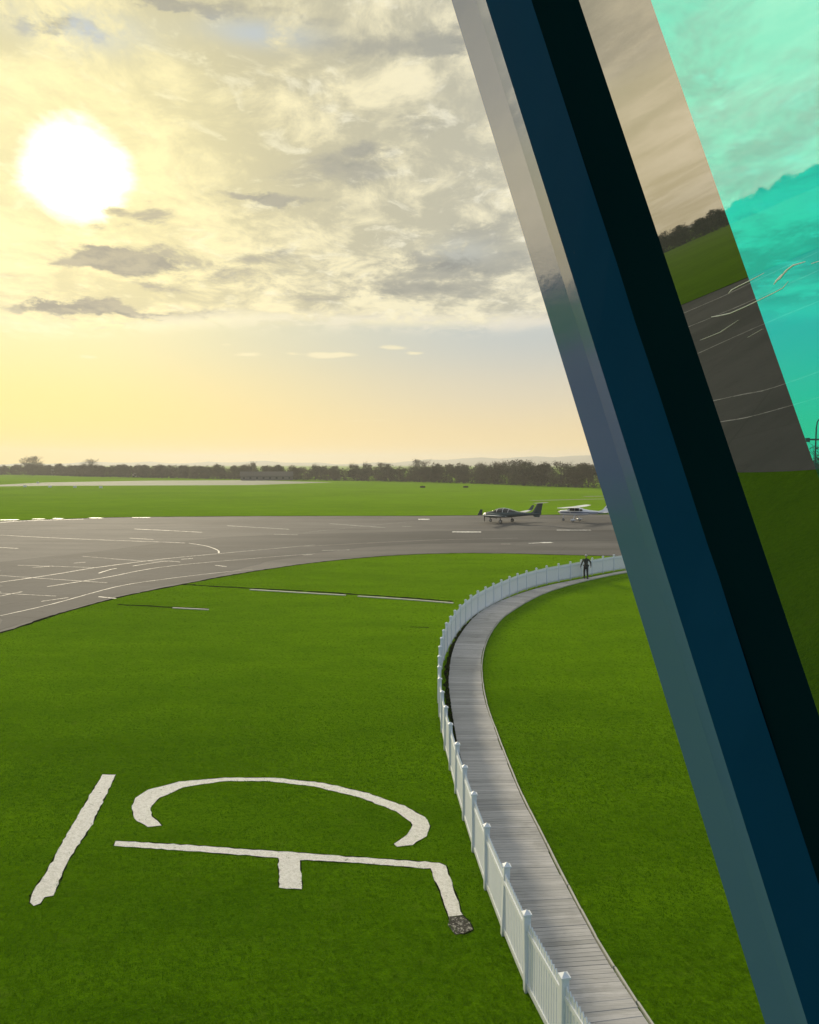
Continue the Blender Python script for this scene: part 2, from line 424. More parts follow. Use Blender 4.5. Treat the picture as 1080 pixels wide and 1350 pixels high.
# worn lines on the apron
def c1(pts): return [G(x/2.5714, 580+y/2.5714) for x, y in pts]
def c2(pts): return [G(400+x/2.4545, 580+y/2.4545) for x, y in pts]
bm = bmesh.new()
for pts, wd in [([(0, 323), (240, 335), (450, 343), (640, 350)], .26), ([(640, 350), (700, 360), (738, 374), (742, 385)], .22), ([(0, 483), (180, 457), (320, 434), (545, 405), (740, 386), (1080, 355)], .2),
        ([(0, 597), (180, 556), (400, 497), (560, 472), (700, 455), (860, 438)], .13), ([(160, 498), (350, 468), (560, 430), (860, 402), (1080, 385)], .17),
        ([(0, 365), (62, 368)], .3), ([(455, 302), (600, 309), (695, 314)], .45), ([(770, 291), (980, 303)], .45), ([(0, 460), (365, 485)], .12), ([(60, 425), (320, 433)], .12),
        ([(280, 395), (480, 410), (610, 410)], .12), ([(335, 452), (385, 437), (403, 437)], .2), ([(450, 428), (560, 412), (620, 415)], .22), ([(0, 530), (75, 515)], .16),
        ([(0, 520), (190, 530)], .1), ([(140, 548), (232, 535)], .12), ([(335, 532), (395, 538)], .2), ([(730, 425), (768, 430)], .25), ([(930, 320), (1010, 322)], .4),
        ([(440, 333), (520, 338)], .3), ([(110, 433), (180, 428)], .2), ([(250, 418), (290, 415)], .2), ([(615, 405), (655, 402)], .25)]:
    pp = c1(pts); ribbon(bm, catmull(pp, .6) if len(pp) > 2 else [pp[0]+(pp[1]-pp[0])*(k/20) for k in range(21)], wd*.62, .014, .25)
for pts, wd in [([(85, 271), (265, 284)], .45), ([(0, 345), (400, 325), (700, 318)], .14), ([(320, 280), (350, 280)], .4), ([(0, 300), (400, 262), (700, 268)], .1), ([(640, 337), (670, 337)], .3), ([(60, 358), (150, 356)], .3), ([(0, 373), (30, 371)], .3)]:
    pp = c2(pts); ribbon(bm, catmull(pp, .6) if len(pp) > 2 else [pp[0]+(pp[1]-pp[0])*(k/20) for k in range(21)], wd*.62, .014, .25)
# lines on the part of the apron left of the picture (seen mirrored in the window)
for pts, wd in [([(-42, 16, 0), (-35.3, 23.2, 0), (-34.8, 26.5, 0), (-35, 33, 0), (-33, 44, 0), (-27, 54, 0)], .16), ([(-34, 14, 0), (-30.7, 21.7, 0), (-30.5, 25, 0), (-30, 33, 0), (-25, 46, 0)], .13),
                ([(-77, 43, 0), (-72, 46, 0), (-68, 49, 0), (-60, 60, 0), (-52, 68, 0)], .5), ([(-100, 50, 0), (-88, 56, 0), (-80, 60, 0), (-70, 75, 0)], .6), ([(-62, 28, 0), (-55, 36, 0), (-47, 41, 0)], .3)]:
    ribbon(bm, catmull(pts, .6), wd, .014, .2)
tag(mesh_obj('apron_mark', bm, M['line']), 'thin worn white lines painted across the grey apron', kind='structure')
bm = bmesh.new()  # flat bright white bars laid over the apron
for pts, wd in [([(372, 257), (408, 257)], 1.7), ([(482, 298), (575, 298)], 1.0), ([(820, 292), (930, 292)], .55), ([(730, 335), (770, 333)], .3), ([(770, 333), (804, 332)], .7)]:
    pp = c2(pts); ribbon(bm, [pp[0]+(pp[1]-pp[0])*(k/20) for k in range(21)], wd, .016, .25)
pp = [(0, 271, 0.9), (60, 271, .9), (110, 268, .6), (150, 268, .6), (180, 266, .6), (210, 267, .5), (305, 264, .6), (345, 265, .6), (450, 263, .4), (510, 263, .4)]
for a, b_ in zip(pp[::2], pp[1::2]):
    q = c1([a[:2], b_[:2]]); ribbon(bm, [q[0]+(q[1]-q[0])*(k/12) for k in range(13)], a[2]*1.5, .016, .25)
ribbon(bm, catmull(c1([(0, 280), (100, 274), (300, 268)]), .8), .3, .016, .2)
tag(mesh_obj('apron_mark', bm, M['bright_line']), 'short bright white bars on the apron', kind='structure')

# drain kerbs in the grass
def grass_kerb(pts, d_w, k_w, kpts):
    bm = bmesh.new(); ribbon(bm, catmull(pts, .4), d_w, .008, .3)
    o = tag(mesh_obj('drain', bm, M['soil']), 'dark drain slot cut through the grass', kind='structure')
    for kp in kpts:
        bm = bmesh.new(); cc = catmull(kp, .5) if len(kp) > 2 else [kp[0]+(kp[1]-kp[0])*(k/16) for k in range(17)]
        for a, b_ in zip(cc, cc[1:]):
            d = (b_-a); ang = atan2(d.y, d.x); mt = Matrix.Translation((a.x, a.y, 0)) @ Matrix.Rotation(ang, 4, 'Z')
            box(bm, 0, d.length*.985, -k_w/2, k_w/2, -.05, .05, mt)
        tag(mesh_obj('kerb', bm, M['pale_kerb']), 'pale concrete kerb beside the drain', kind='structure')
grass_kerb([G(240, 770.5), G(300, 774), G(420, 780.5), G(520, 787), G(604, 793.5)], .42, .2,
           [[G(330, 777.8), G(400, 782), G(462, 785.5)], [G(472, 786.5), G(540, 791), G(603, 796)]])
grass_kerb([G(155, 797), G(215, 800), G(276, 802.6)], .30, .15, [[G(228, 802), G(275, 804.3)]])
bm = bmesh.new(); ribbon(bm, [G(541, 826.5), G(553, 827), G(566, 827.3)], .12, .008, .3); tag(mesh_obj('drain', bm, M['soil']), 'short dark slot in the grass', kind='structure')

# white chalk letters cut in the turf
def m1(pts): return [G(x/1.6875, 980+y/1.6875) for x, y in pts]
MARKS = []
def chalk(pts, label, mat='chalk', z=.012, jit=.012):
    MARKS.append([(p.x, p.y) for p in pts])
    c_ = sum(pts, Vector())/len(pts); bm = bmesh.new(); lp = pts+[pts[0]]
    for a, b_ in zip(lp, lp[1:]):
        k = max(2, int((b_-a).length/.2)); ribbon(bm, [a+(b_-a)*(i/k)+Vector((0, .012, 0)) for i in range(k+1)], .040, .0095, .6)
    tag(mesh_obj('soil_or_shade_edge', bm, M['soil']), 'dark cut turf edge round the chalk', kind='structure')
    o = poly_sheet('ground_marking', pts, z, M[mat], jitter=jit, step=.14)
    return tag(o, label, 'ground marking')
chalk(m1([(228, 70), (257, 71), (205, 180), (150, 265), (118, 340), (100, 343), (92, 358), (78, 362), (66, 355), (68, 338), (95, 300), (160, 185)]), 'straight white chalk bar set in the grass at far left')
arc_o = [(296, 160), (294, 140), (302, 122), (330, 104), (400, 86), (500, 77), (610, 77.5), (720, 89), (820, 112), (900, 140), (945, 165), (958, 185), (948, 207), (918, 227), (884, 231)]
arc_i = [(876, 226), (905, 205), (917, 190), (914, 176), (882, 152), (800, 121), (700, 97), (600, 85), (500, 84.5), (410, 98), (355, 122), (334, 145), (340, 165), (361, 184), (330, 187), (305, 174)]
chalk(m1(arc_o+arc_i), 'large open white chalk arc cut into the grass like a letter C')
chalk(m1([(258, 218), (430, 228), (620, 241), (800, 255), (975, 267), (992, 273), (1005, 310), (1028, 384), (998, 386), (978, 330), (958, 280), (800, 267), (668, 260), (671, 325), (622, 323), (620, 256), (430, 241), (253, 229)]), 'white chalk letter of a long bar with two short legs below the arc')
o = chalk(m1([(998, 387), (1032, 385), (1045, 398), (1052, 415), (1035, 426), (1012, 424), (1002, 406)]), 'small patch of dark bare gravel at the foot of the white chalk letter', 'gravel', .010, .03)
o['category'] = 'gravel patch'; o.name = 'gravel_patch'

# ---------------------------------------------------------------- boardwalk path
FENCE = [(17.53, 65.64), (14.8, 63.09), (11.45, 59.37), (9.47, 57.13), (7.46, 54.06), (6.08, 51.3), (5.06, 49.0), (3.75, 45.7), (2.66, 41.79), (1.92, 38.08), (1.5, 35.3), (1.27, 33.0), (1.07, 29.53), (1.03, 26.94), (1.07, 24.09), (1.15, 22.29), (1.23, 20.45), (1.32, 19.03), (1.42, 17.47), (1.55, 15.85), (1.71, 14.3), (1.90, 12.74), (2.03, 12.01)]
FENCE = [(2.9, 8.0), (2.4, 10.1)] + FENCE[::-1] + [(21.5, 68.4), (27.5, 71.2), (36, 73.5), (48, 75), (75, 77)]
PR = [(16.97, 63.53), (13.1, 59.37), (9.88, 55.04), (7.8, 51.3), (5.79, 46.61), (4.86, 43.93), (3.92, 40.12), (3.33, 36.75), (2.99, 34.0), (2.76, 30.75), (2.68, 27.9), (2.70, 25.77), (2.74, 23.51), (2.80, 21.35), (2.86, 20.03), (2.96, 18.63), (3.15, 15.82), (3.35, 13.66), (3.61, 11.97)]
PR = [(4.35, 8.0)] + PR[::-1] + [(21.5, 66.6), (27.5, 69.3), (36, 71.4), (48, 73), (75, 75)]
PL = [G(827, 752.6), G(777, 762), G(730, 771), G(690, 782), G(652, 797), G(626, 814), G(605, 841), G(596, 864), G(592.5, 888), G(592, 906)]
PL = [(3.2, 8.0), (2.72, 10.1), (2.30, 12.0), (2.10, 13.6), (1.85, 15.85), (1.70, 18.6), (1.58, 20.5), (1.5, 22.5), (1.45, 25), (1.46, 27.9)] + [(p.x, p.y) for p in PL[::-1]] + [(21.5, 67.6), (27.5, 70.4), (36, 72.5), (48, 74), (75, 76)]
V3 = lambda L: [Vector((a, b_, 0)) for a, b_ in L]
cr = catmull(V3(PR), .02); cl_ = catmull(V3(PL), .02)
crn = np.array([[p.x, p.y] for p in cr])
rg = np.random.default_rng(3)
bm = bmesh.new(); tint = bm.faces.layers.float.new('tf'); tints = []
PW = .118
clr = catmull(V3(PL), PW)
off = 0.0; tb = .5; last = 0
for i in range(len(clr)-1):
    a = clr[i]; d = (clr[i+1]-clr[i]).normalized(); nn = Vector((d.y, -d.x, 0))
    # right edge: nearest point in the normal direction
    rel = crn-np.array([a.x, a.y]); along = rel @ np.array([d.x, d.y]); across = rel @ np.array([nn.x, nn.y])
    ok = np.where((across > .3) & (across < 3.0))[0]
    if len(ok) == 0: continue
    k = ok[np.argmin(np.abs(along[ok]))]; wdt = across[k]
    if i % 9 == 0: off = rg.normal(0, .009); tb = min(1, max(0, tb*.3+.7*rg.uniform(.1, .9)))
    ang = atan2(nn.y, nn.x); mt = Matrix.Translation((a.x, a.y, 0)) @ Matrix.Rotation(ang, 4, 'Z')
    f0 = len(bm.faces); z = .05+rg.normal(0, .0015)
    box(bm, rg.normal(0, .006), wdt+off, -PW/2+.005, PW/2-.005, .01, z, mt)
    tints += [min(1, max(0, tb+rg.normal(0, .18)))]*6
me = bpy.data.meshes.new('path'); bm.to_mesh(me); bm.free(); me.materials.append(M['deck'])
at = me.attributes.new('tint', 'FLOAT', 'FACE'); at.data.foreach_set('value', tints)
path = tag(link(bpy.data.objects.new('path', me)), 'curving path of grey weathered boards', kind='structure')
bm = bmesh.new()
cc = catmull([p+Vector((.0, 0, 0)) for p in V3(PR)], .9)
for i, (a, b_) in enumerate(zip(cc, cc[1:])):
    d = b_-a; ang = atan2(d.y, d.x); mt = Matrix.Translation((a.x, a.y, 0)) @ Matrix.Rotation(ang+rg.normal(0, .008), 4, 'Z')
    box(bm, 0, d.length*.99, -.065, -.03, -.02, .058+rg.normal(0, .003), mt)
tag(mesh_obj('kerb', bm, M['pale_kerb']), 'pale edging board along the path', kind='structure')
bm = bmesh.new(); ribbon(bm, catmull([(x+.13*0, y, 0) for x, y in [((a[0]+b_[0])/2, (a[1]+b_[1])/2) for a, b_ in zip(PL, PL)]], .4), .34, .007, .2)  # flat dark ribbon: paints the shade in the gap between fence and path
tag(mesh_obj('soil_or_shade_edge', bm, M['soil']), 'dark strip painted as the shade on the grass beside the path', kind='structure')

# ---------------------------------------------------------------- picket fence
SP = 1.6
fp = catmull(V3(FENCE), SP)
shift = None
# slide the posts so that one stands at the photographed place
best = min(np.arange(0, SP, .05), key=lambda s: min((p-Vector((1.92, 12.73, 0))).length for p in catmull(V3(FENCE), .05)[int(s/.05)::int(SP/.05)]))
ff = catmull(V3(FENCE), .05); fp = ff[int(best/.05)::int(SP/.05)]
fence = tag(empty('picket_fence', fp[0]), 'long curving white picket fence along the left side of the boardwalk', 'fence')
def to_local(bm): bmesh.ops.translate(bm, vec=-fp[0], verts=bm.verts[:])
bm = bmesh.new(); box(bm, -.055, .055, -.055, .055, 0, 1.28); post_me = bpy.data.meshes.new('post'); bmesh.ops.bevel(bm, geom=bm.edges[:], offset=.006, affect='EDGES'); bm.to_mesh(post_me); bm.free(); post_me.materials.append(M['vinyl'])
bm = bmesh.new(); box(bm, -.072, .072, -.072, .072, 1.28, 1.305)
t_ = [bm.verts.new(p) for p in ((-.058, -.058, 1.305), (.058, -.058, 1.305), (.058, .058, 1.305), (-.058, .058, 1.305))]; ap_ = bm.verts.new((0, 0, 1.36))
for k in range(4): bm.faces.new((t_[k], t_[(k+1) % 4], ap_))
cap_me = bpy.data.meshes.new('post_cap'); bm.to_mesh(cap_me); bm.free(); cap_me.materials.append(M['vinyl'])
bm = bmesh.new(); L = SP-.11
for z0, z1 in ((.07, .17), (.97, 1.045)):
    box(bm, 0, L, -.026, .026, z0, z1)
npk = 14
for k in range(npk):
    x = (k+.5)*L/npk; hw = .037; y0, y1 = -.010, .010; zt = 1.13
    vs = [bm.verts.new((x+dx, yy, zz_)) for yy in (y0-.0001, y1+.0001) for dx, zz_ in ((-hw, .05), (hw, .05), (hw, zt), (0, zt+.06), (-hw, zt))]
    bm.faces.new(vs[:5]); bm.faces.new(vs[5:][::-1])
    for j in range(5): bm.faces.new((vs[(j+1) % 5], vs[j], vs[5+j], vs[5+(j+1) % 5]))
recalc(bm)
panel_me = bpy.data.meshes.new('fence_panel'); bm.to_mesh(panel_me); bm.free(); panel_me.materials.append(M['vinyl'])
for i, p in enumerate(fp):
    nx = fp[min(i+1, len(fp)-1)]; pv = fp[max(i-1, 0)]; a = atan2((nx-pv).y, (nx-pv).x)
    po = link(bpy.data.objects.new('post', post_me), fence); po.location = p-fp[0]; po.rotation_euler = (rg.normal(0, .010), rg.normal(0, .010), a)
    ca = link(bpy.data.objects.new('post_cap', cap_me), po)
    if i < len(fp)-1:
        d = nx-p; ang = atan2(d.y, d.x); pa = link(bpy.data.objects.new('fence_panel', panel_me), fence)
        pa.location = p-fp[0]+d.normalized()*.055; pa.rotation_euler = (0, 0, ang); pa.scale = ((d.length-.11)/L, 1, 1)

# ---------------------------------------------------------------- person walking on the path
def person():
    root = empty('person', G(772.5, 762.8, .05), R(100))
    tag(root, 'person in dark jacket and trousers walking along the path beside the white fence', 'person')
    # local frame: faces +X.
    J = {}; order = []
    def j(n, p, r, par=None): J[n] = (Vector(p), r, par); order.append(n)
    j('pelvis', (0, 0, .95), .125); j('waist', (.01, 0, 1.10), .12, 'pelvis'); j('chest', (.0, 0, 1.30), .15, 'waist'); j('neckb', (0, 0, 1.47), .075, 'chest'); j('neck', (.015, 0, 1.54), .058, 'neckb')
    for s, t in ((1, 'l'), (-1, 'r')):
        fwd = .10*s
        j('hip'+t, (0, .09*s, .90), .10, 'pelvis'); j('knee'+t, (fwd*.9+.03, .085*s, .50), .068, 'hip'+t); j('ank'+t, (fwd*1.1-.03, .08*s, .10), .050, 'knee'+t); j('foot'+t, (fwd*1.1+.13, .09*s, .035), .040, 'ank'+t)
        j('sh'+t, (-.0, .19*s, 1.43), .072, 'chest'); j('elb'+t, (-.05-fwd*.6, .36*s, 1.18), .055, 'sh'+t); j('wri'+t, (.03-fwd*1.2, .44*s, .94), .036, 'elb'+t); j('palm'+t, (.04-fwd*1.3, .45*s, .88), .032, 'wri'+t)
    def skin(name, names, mat, parent, sub=2, rootn=None):
        me = bpy.data.meshes.new(name); idx = {n: i for i, n in enumerate(names)}
        me.from_pydata([J[n][0] for n in names], [(idx[n], idx[J[n][2]]) for n in names if J[n][2] in idx], [])
        o = link(bpy.data.objects.new(name, me), parent)
        md = o.modifiers.new('skin', 'SKIN'); md.use_smooth_shade = True; md.branch_smoothing = .3
        for n, i in idx.items():
            r = J[n][1]; me.skin_vertices[0].data[i].radius = (r, r*(1.25 if n in ('chest', 'waist', 'pelvis') else 1)); me.skin_vertices[0].data[i].use_root = (i == 0)
        sb = o.modifiers.new('sub', 'SUBSURF'); sb.levels = sb.render_levels = sub
        me.materials.append(mat); return o
    cloth = simple('dark_jacket', (.012, .020, .016), .8); skinm = simple('skin', (.42, .26, .19), .55)
    trou = simple('dark_trousers', (.010, .016, .022), .8)
    body = skin('body', order, cloth, root)
    # head with face
    bm = bmesh.new(); bmesh.ops.create_uvsphere(bm, u_segments=24, v_segments=18, radius=1)
    for v in bm.verts:
        x, y, z = v.co; jaw = 1-.28*max(0, -z)**1.2
        v.co = Vector((x*.098*jaw+(.012 if z < 0 else 0), y*.078*jaw, z*.122))
        if x > .75 and abs(y) < .22 and -.35 < z < .15: v.co.x += .016*(1-abs(y)/.22)
        if x > .7 and .15 < abs(y) < .55 and .02 < z < .3: v.co.x -= .008
        v.co += Vector((.02, 0, 1.665))
    head = mesh_obj('head', bm, skinm, root, True)
    eyem = simple('eye', (.05, .04, .03), .3)
    for s in (1, -1):
        bm = bmesh.new(); bmesh.ops.create_uvsphere(bm, u_segments=8, v_segments=6, radius=.012, matrix=Matrix.Translation((.108, .032*s, 1.675))); mesh_obj('eye', bm, eyem, head, True)
        bm = bmesh.new(); bmesh.ops.create_uvsphere(bm, u_segments=8, v_segments=6, radius=.03, matrix=Matrix.Translation((.01, .079*s, 1.665)) @ Matrix.Diagonal((.7, .3, 1, 1))); mesh_obj('ear', bm, skinm, head, True)
    bm = bmesh.new(); box(bm, .109, .116, -.025, .025, 1.607, 1.613); mesh_obj('mouth', bm, simple('lip', (.3, .12, .1), .6), head)
    bm = bmesh.new(); bmesh.ops.create_uvsphere(bm, u_segments=20, v_segments=14, radius=1)
    bmesh.ops.delete(bm, geom=[v for v in bm.verts if v.co.z < -.15 or (v.co.x > .55 and v.co.z < .55)], context='VERTS')
    for v in bm.verts: v.co = Vector((v.co.x*.108+.01, v.co.y*.088, v.co.z*.128+1.672))
    mesh_obj('hair', bm, simple('grey_hair', (.40, .40, .38), .8), head, True)
    # trousers over the legs
    J['pelvis'] = (J['pelvis'][0], .135, None)
    for t in 'lr':
        J['hip'+t] = (J['hip'+t][0], .108, 'pelvis'); J['knee'+t] = (J['knee'+t][0], .078, 'hip'+t); J['ank'+t] = (J['ank'+t][0], .066, 'knee'+t)
    skin('trousers', ['pelvis', 'hipl', 'hipr', 'kneel', 'kneer', 'ankl', 'ankr'], trou, root)
    for s, t in ((1, 'l'), (-1, 'r')):
        w_ = J['palm'+t][0]
        me = bpy.data.meshes.new('hand'); vs = [w_+Vector((0, 0, .03)), w_+Vector((.005, 0, -.03))]; es = [(0, 1)]; rs = [.026, .030]
        for k, fx in enumerate((-.026, -.009, .009, .026)):
            b0 = len(vs); ln = (.060, .070, .073, .064)[k]
            vs += [w_+Vector((fx, 0, -.050)), w_+Vector((fx+.004, -.008*s, -.050-ln*.55)), w_+Vector((fx+.010, -.022*s, -.050-ln)) ]; rs += [.0095, .009, .0075]; es += [(1, b0), (b0, b0+1), (b0+1, b0+2)]
        b0 = len(vs); vs += [w_+Vector((.034, -.006*s, -.012)), w_+Vector((.048, -.014*s, -.045))]; rs += [.011, .009]; es += [(0, b0), (b0, b0+1)]
        me.from_pydata(vs, es, []); o = link(bpy.data.objects.new('hand', me), root); o.modifiers.new('skin', 'SKIN')
        for i, r in enumerate(rs): me.skin_vertices[0].data[i].radius = (r, r); me.skin_vertices[0].data[i].use_root = (i == 0)
        sb = o.modifiers.new('sub', 'SUBSURF'); sb.levels = sb.render_levels = 1; me.materials.append(skinm)
        bm = bmesh.new(); a = J['ank'+t][0]
        loft(bm, [(a.x-.09, a.y, .045, .035, .05, .045), (a.x-.02, a.y, .05, .044, .07, .05), (a.x+.08, a.y, .04, .050, .035, .04), (a.x+.17, a.y, .035, .042, .02, .035), (a.x+.2, a.y, .03, .02, .01, .02)], 12)
        mesh_obj('shoe', bm, simple('black_shoe', (.01, .01, .01), .5), root, True)
    return root
person()

# ---------------------------------------------------------------- aircraft
glass_dark = simple('tinted_canopy', (.012, .02, .024), .08, var=.05)
tyre = simple('tyre_rubber', (.012, .012, .012), .8); metal = simple('grey_metal', (.35, .36, .38), .35, .8)
def wheel(parent, x, y, r=.2, wd=.13, name='wheel'):
    bm = bmesh.new(); n = 20; prof = [(-wd/2, r*.72), (-wd/2, r*.93), (-wd*.25, r), (wd*.25, r), (wd/2, r*.93), (wd/2, r*.72)]
    rings = [[bm.verts.new((x+cos(2*pi*k/n)*q, y+u, r+sin(2*pi*k/n)*q)) for k in range(n)] for u, q in prof]
    for r0, r1 in zip(rings, rings[1:]+rings[:1]):
        for k in range(n): bm.faces.new((r0[k], r0[(k+1) % n], r1[(k+1) % n], r1[k]))
    recalc(bm)
    w_ = mesh_obj(name, bm, tyre, parent, True)
    bm = bmesh.new(); tube(bm, [(x, y-wd*.42, r), (x, y+wd*.42, r)], r*.70, 16); mesh_obj('rim', bm, metal, w_)
    return w_
def prop(parent, x, y, z, r, blades, mat, a0):
    bm = bmesh.new()
    for k in range(blades):
        t = a0+2*pi*k/blades; d = Vector((0, cos(t), sin(t))); s_ = Vector((0, -sin(t), cos(t)))
        for sg in (1,):
            pr = [(0.08, .05, .02), (.35*r, .075, .018), (.75*r, .065, .012), (r, .03, .006)]; ring = []
            for q, cw, th in pr:
                tw = .9-.6*q/r; ch = (s_*cos(tw)+Vector((1, 0, 0))*sin(tw))*cw; tt = (s_*-sin(tw)+Vector((1, 0, 0))*cos(tw))*th
                c0 = Vector((x, y, z))+d*q; ring.append([bm.verts.new(c0+v) for v in (ch, tt, -ch, -tt)])
            for r0, r1 in zip(ring, ring[1:]):
                for i in range(4): bm.faces.new((r0[i], r0[(i+1) % 4], r1[(i+1) % 4], r1[i]))
            bm.faces.new(ring[0][::-1]); bm.faces.new(ring[-1])
    recalc(bm)
    p_ = mesh_obj('propeller', bm, mat, parent)
    bm = bmesh.new(); loft(bm, [(x-.10, y, z, .15, .15, .15), (x+.02, y, z, .14, .14, .14), (x+.14, y, z, .09, .09, .09), (x+.22, y, z, .02, .02, .02)], 14)
    mesh_obj('spinner', bm, metal, p_, True)
    return p_
def twin(loc, heading):
    root = empty('twin_engine_plane', loc, heading)
    tag(root, 'dark low-wing twin-engine aeroplane with tall T-tail parked on the apron', 'aeroplane')
    dk = simple('dark_aircraft_paint', (.016, .045, .055), .28, var=.05); lt = simple('pale_wing_paint', (.62, .64, .66), .35, var=.05)
    bm = bmesh.new()
    loft(bm, [(3.75, 0, 1.12, .05, .04, .05), (3.6, 0, 1.13, .22, .16, .18), (3.1, 0, 1.15, .42, .29, .33), (2.3, 0, 1.18, .58, .42, .46), (1.4, 0, 1.2, .65, .50, .52), (.2, 0, 1.22, .66, .50, .52),
              (-.9, 0, 1.25, .58, .46, .46), (-2.0, 0, 1.30, .38, .34, .34), (-3.4, 0, 1.36, .22, .23, .23), (-4.8, 0, 1.42, .13, .18, .17), (-5.6, 0, 1.46, .05, .1, .1)], 22, .9)
    recalc(bm); fus = mesh_obj('fuselage', bm, dk, root, True)
    bm = bmesh.new()
    loft(bm, [(2.25, 0, 1.50, .35, .06, .1), (1.75, 0, 1.50, .52, .30, .1), (1.1, 0, 1.50, .60, .50, .1), (.3, 0, 1.52, .60, .56, .1), (-.5, 0, 1.52, .52, .46, .1), (-1.3, 0, 1.50, .38, .28, .1), (-2.1, 0, 1.48, .2, .10, .1)], 22, .9)
    recalc(bm); cano = mesh_obj('canopy', bm, glass_dark, root, True)
    bm = bmesh.new()
    for xx, zt, hw in ((1.2, 2.0, .60), (.25, 2.085, .61), (-.6, 1.97, .51)):
        tube(bm, [(xx, -hw*cos(t), 1.5+(zt-1.5)*sin(t)) for t in [pi*k/14 for k in range(15)]], .035, 6)
    tube(bm, [(1.75, 0, 1.81), (1.1, 0, 2.01), (.3, 0, 2.09), (-.5, 0, 1.99), (-1.3, 0, 1.79), (-2.1, 0, 1.6)], .05, 6)
    mesh_obj('canopy_frame', bm, lt, cano)
    for s in (1, -1):
        bm = bmesh.new()
        wing(bm, [((1.15, 0.4*s, .92), 1.75, .26, (0, 0, 1)), ((1.0, 1.7*s, 1.0), 1.6, .22, (0, 0, 1)), ((.55, 6.4*s, 1.40), .95, .12, (0, 0, 1)), ((.45, 6.9*s, 1.45), .8, .09, (0, 0, 1))])
        recalc(bm); wg = mesh_obj('wing', bm, lt, root)
        bm = bmesh.new(); wing(bm, [((.45, 6.9*s, 1.45), .8, .09, (0, s*.5, .8)), ((.2, 7.15*s, 1.62), .65, .07, (0, s, .3)), ((-.25, 7.3*s, 2.25), .38, .05, (0, s, 0))]); recalc(bm); mesh_obj('winglet', bm, dk, wg)
        bm = bmesh.new(); box(bm, -.62, -.45, 3.2*s-1.3, 3.2*s+1.3, 1.08, 1.10)
        bmesh.ops.rotate(bm, verts=bm.verts[:], cent=(0, 3.2*s, 1.09), matrix=Matrix.Rotation(.085*s, 3, 'X')); mesh_obj('flap', bm, dk, wg)
        bm = bmesh.new(); yc = 1.85*s
        loft(bm, [(2.35, yc, 1.12, .18, .17, .17), (2.1, yc, 1.12, .34, .27, .30), (1.4, yc, 1.10, .38, .32, .34), (.5, yc, 1.05, .34, .28, .28), (-.5, yc, 1.02, .2, .16, .16), (-.95, yc, 1.0, .05, .05, .05)], 18, .85)
        recalc(bm); nc = mesh_obj('engine_nacelle', bm, dk, root, True)
        bm = bmesh.new(); box(bm, 2.30, 2.40, yc-.13, yc+.13, .92, 1.0); mesh_obj('air_intake', bm, tyre, nc)
        prop(root, 2.45, yc, 1.14, .98, 3, tyre, .5 if s > 0 else 1.1)
        bm = bmesh.new(); tube(bm, [(.05, 1.6*s, .95), (-.05, 1.6*s, .55), (-.1, 1.6*s, .24)], [.06, .05, .045], 8); mesh_obj('main_leg', bm, tyre, root)
        wheel(root, -.1, 1.68*s, .27, .16)
        bm = bmesh.new(); wing(bm, [((-5.0, 0, 2.97), 1.0, .13, (0, 0, 1)), ((-5.25, 1.75*s, 3.0), .7, .08, (0, 0, 1)), ((-5.35, 1.9*s, 3.0), .4, .03, (0, 0, 1))]); recalc(bm); mesh_obj('tailplane', bm, dk, root)
    bm = bmesh.new(); wing(bm, [((-3.7, 0, 1.45), 2.0, .16, (0, 1, 0)), ((-4.3, 0, 1.75), 1.35, .14, (0, 1, 0)), ((-5.05, 0, 2.95), .85, .12, (0, 1, 0))]); recalc(bm); mesh_obj('tail_fin', bm, dk, root)
    bm = bmesh.new(); wing(bm, [((-4.2, 0, 1.35), 1.3, .08, (0, 1, 0)), ((-4.6, 0, 1.0), .8, .06, (0, 1, 0))]); recalc(bm); mesh_obj('ventral_fin', bm, dk, root)
    bm = bmesh.new(); tube(bm, [(2.75, 0, .95), (2.6, 0, .5), (2.55, 0, .25)], [.055, .05, .04], 8); mesh_obj('nose_leg', bm, tyre, root)
    wheel(root, 2.55, 0, .22, .13, 'nose_wheel')
    return root
tw_c = G(667, 689.2); hd = R(180-37)
twin((tw_c.x, tw_c.y, .012), hd)
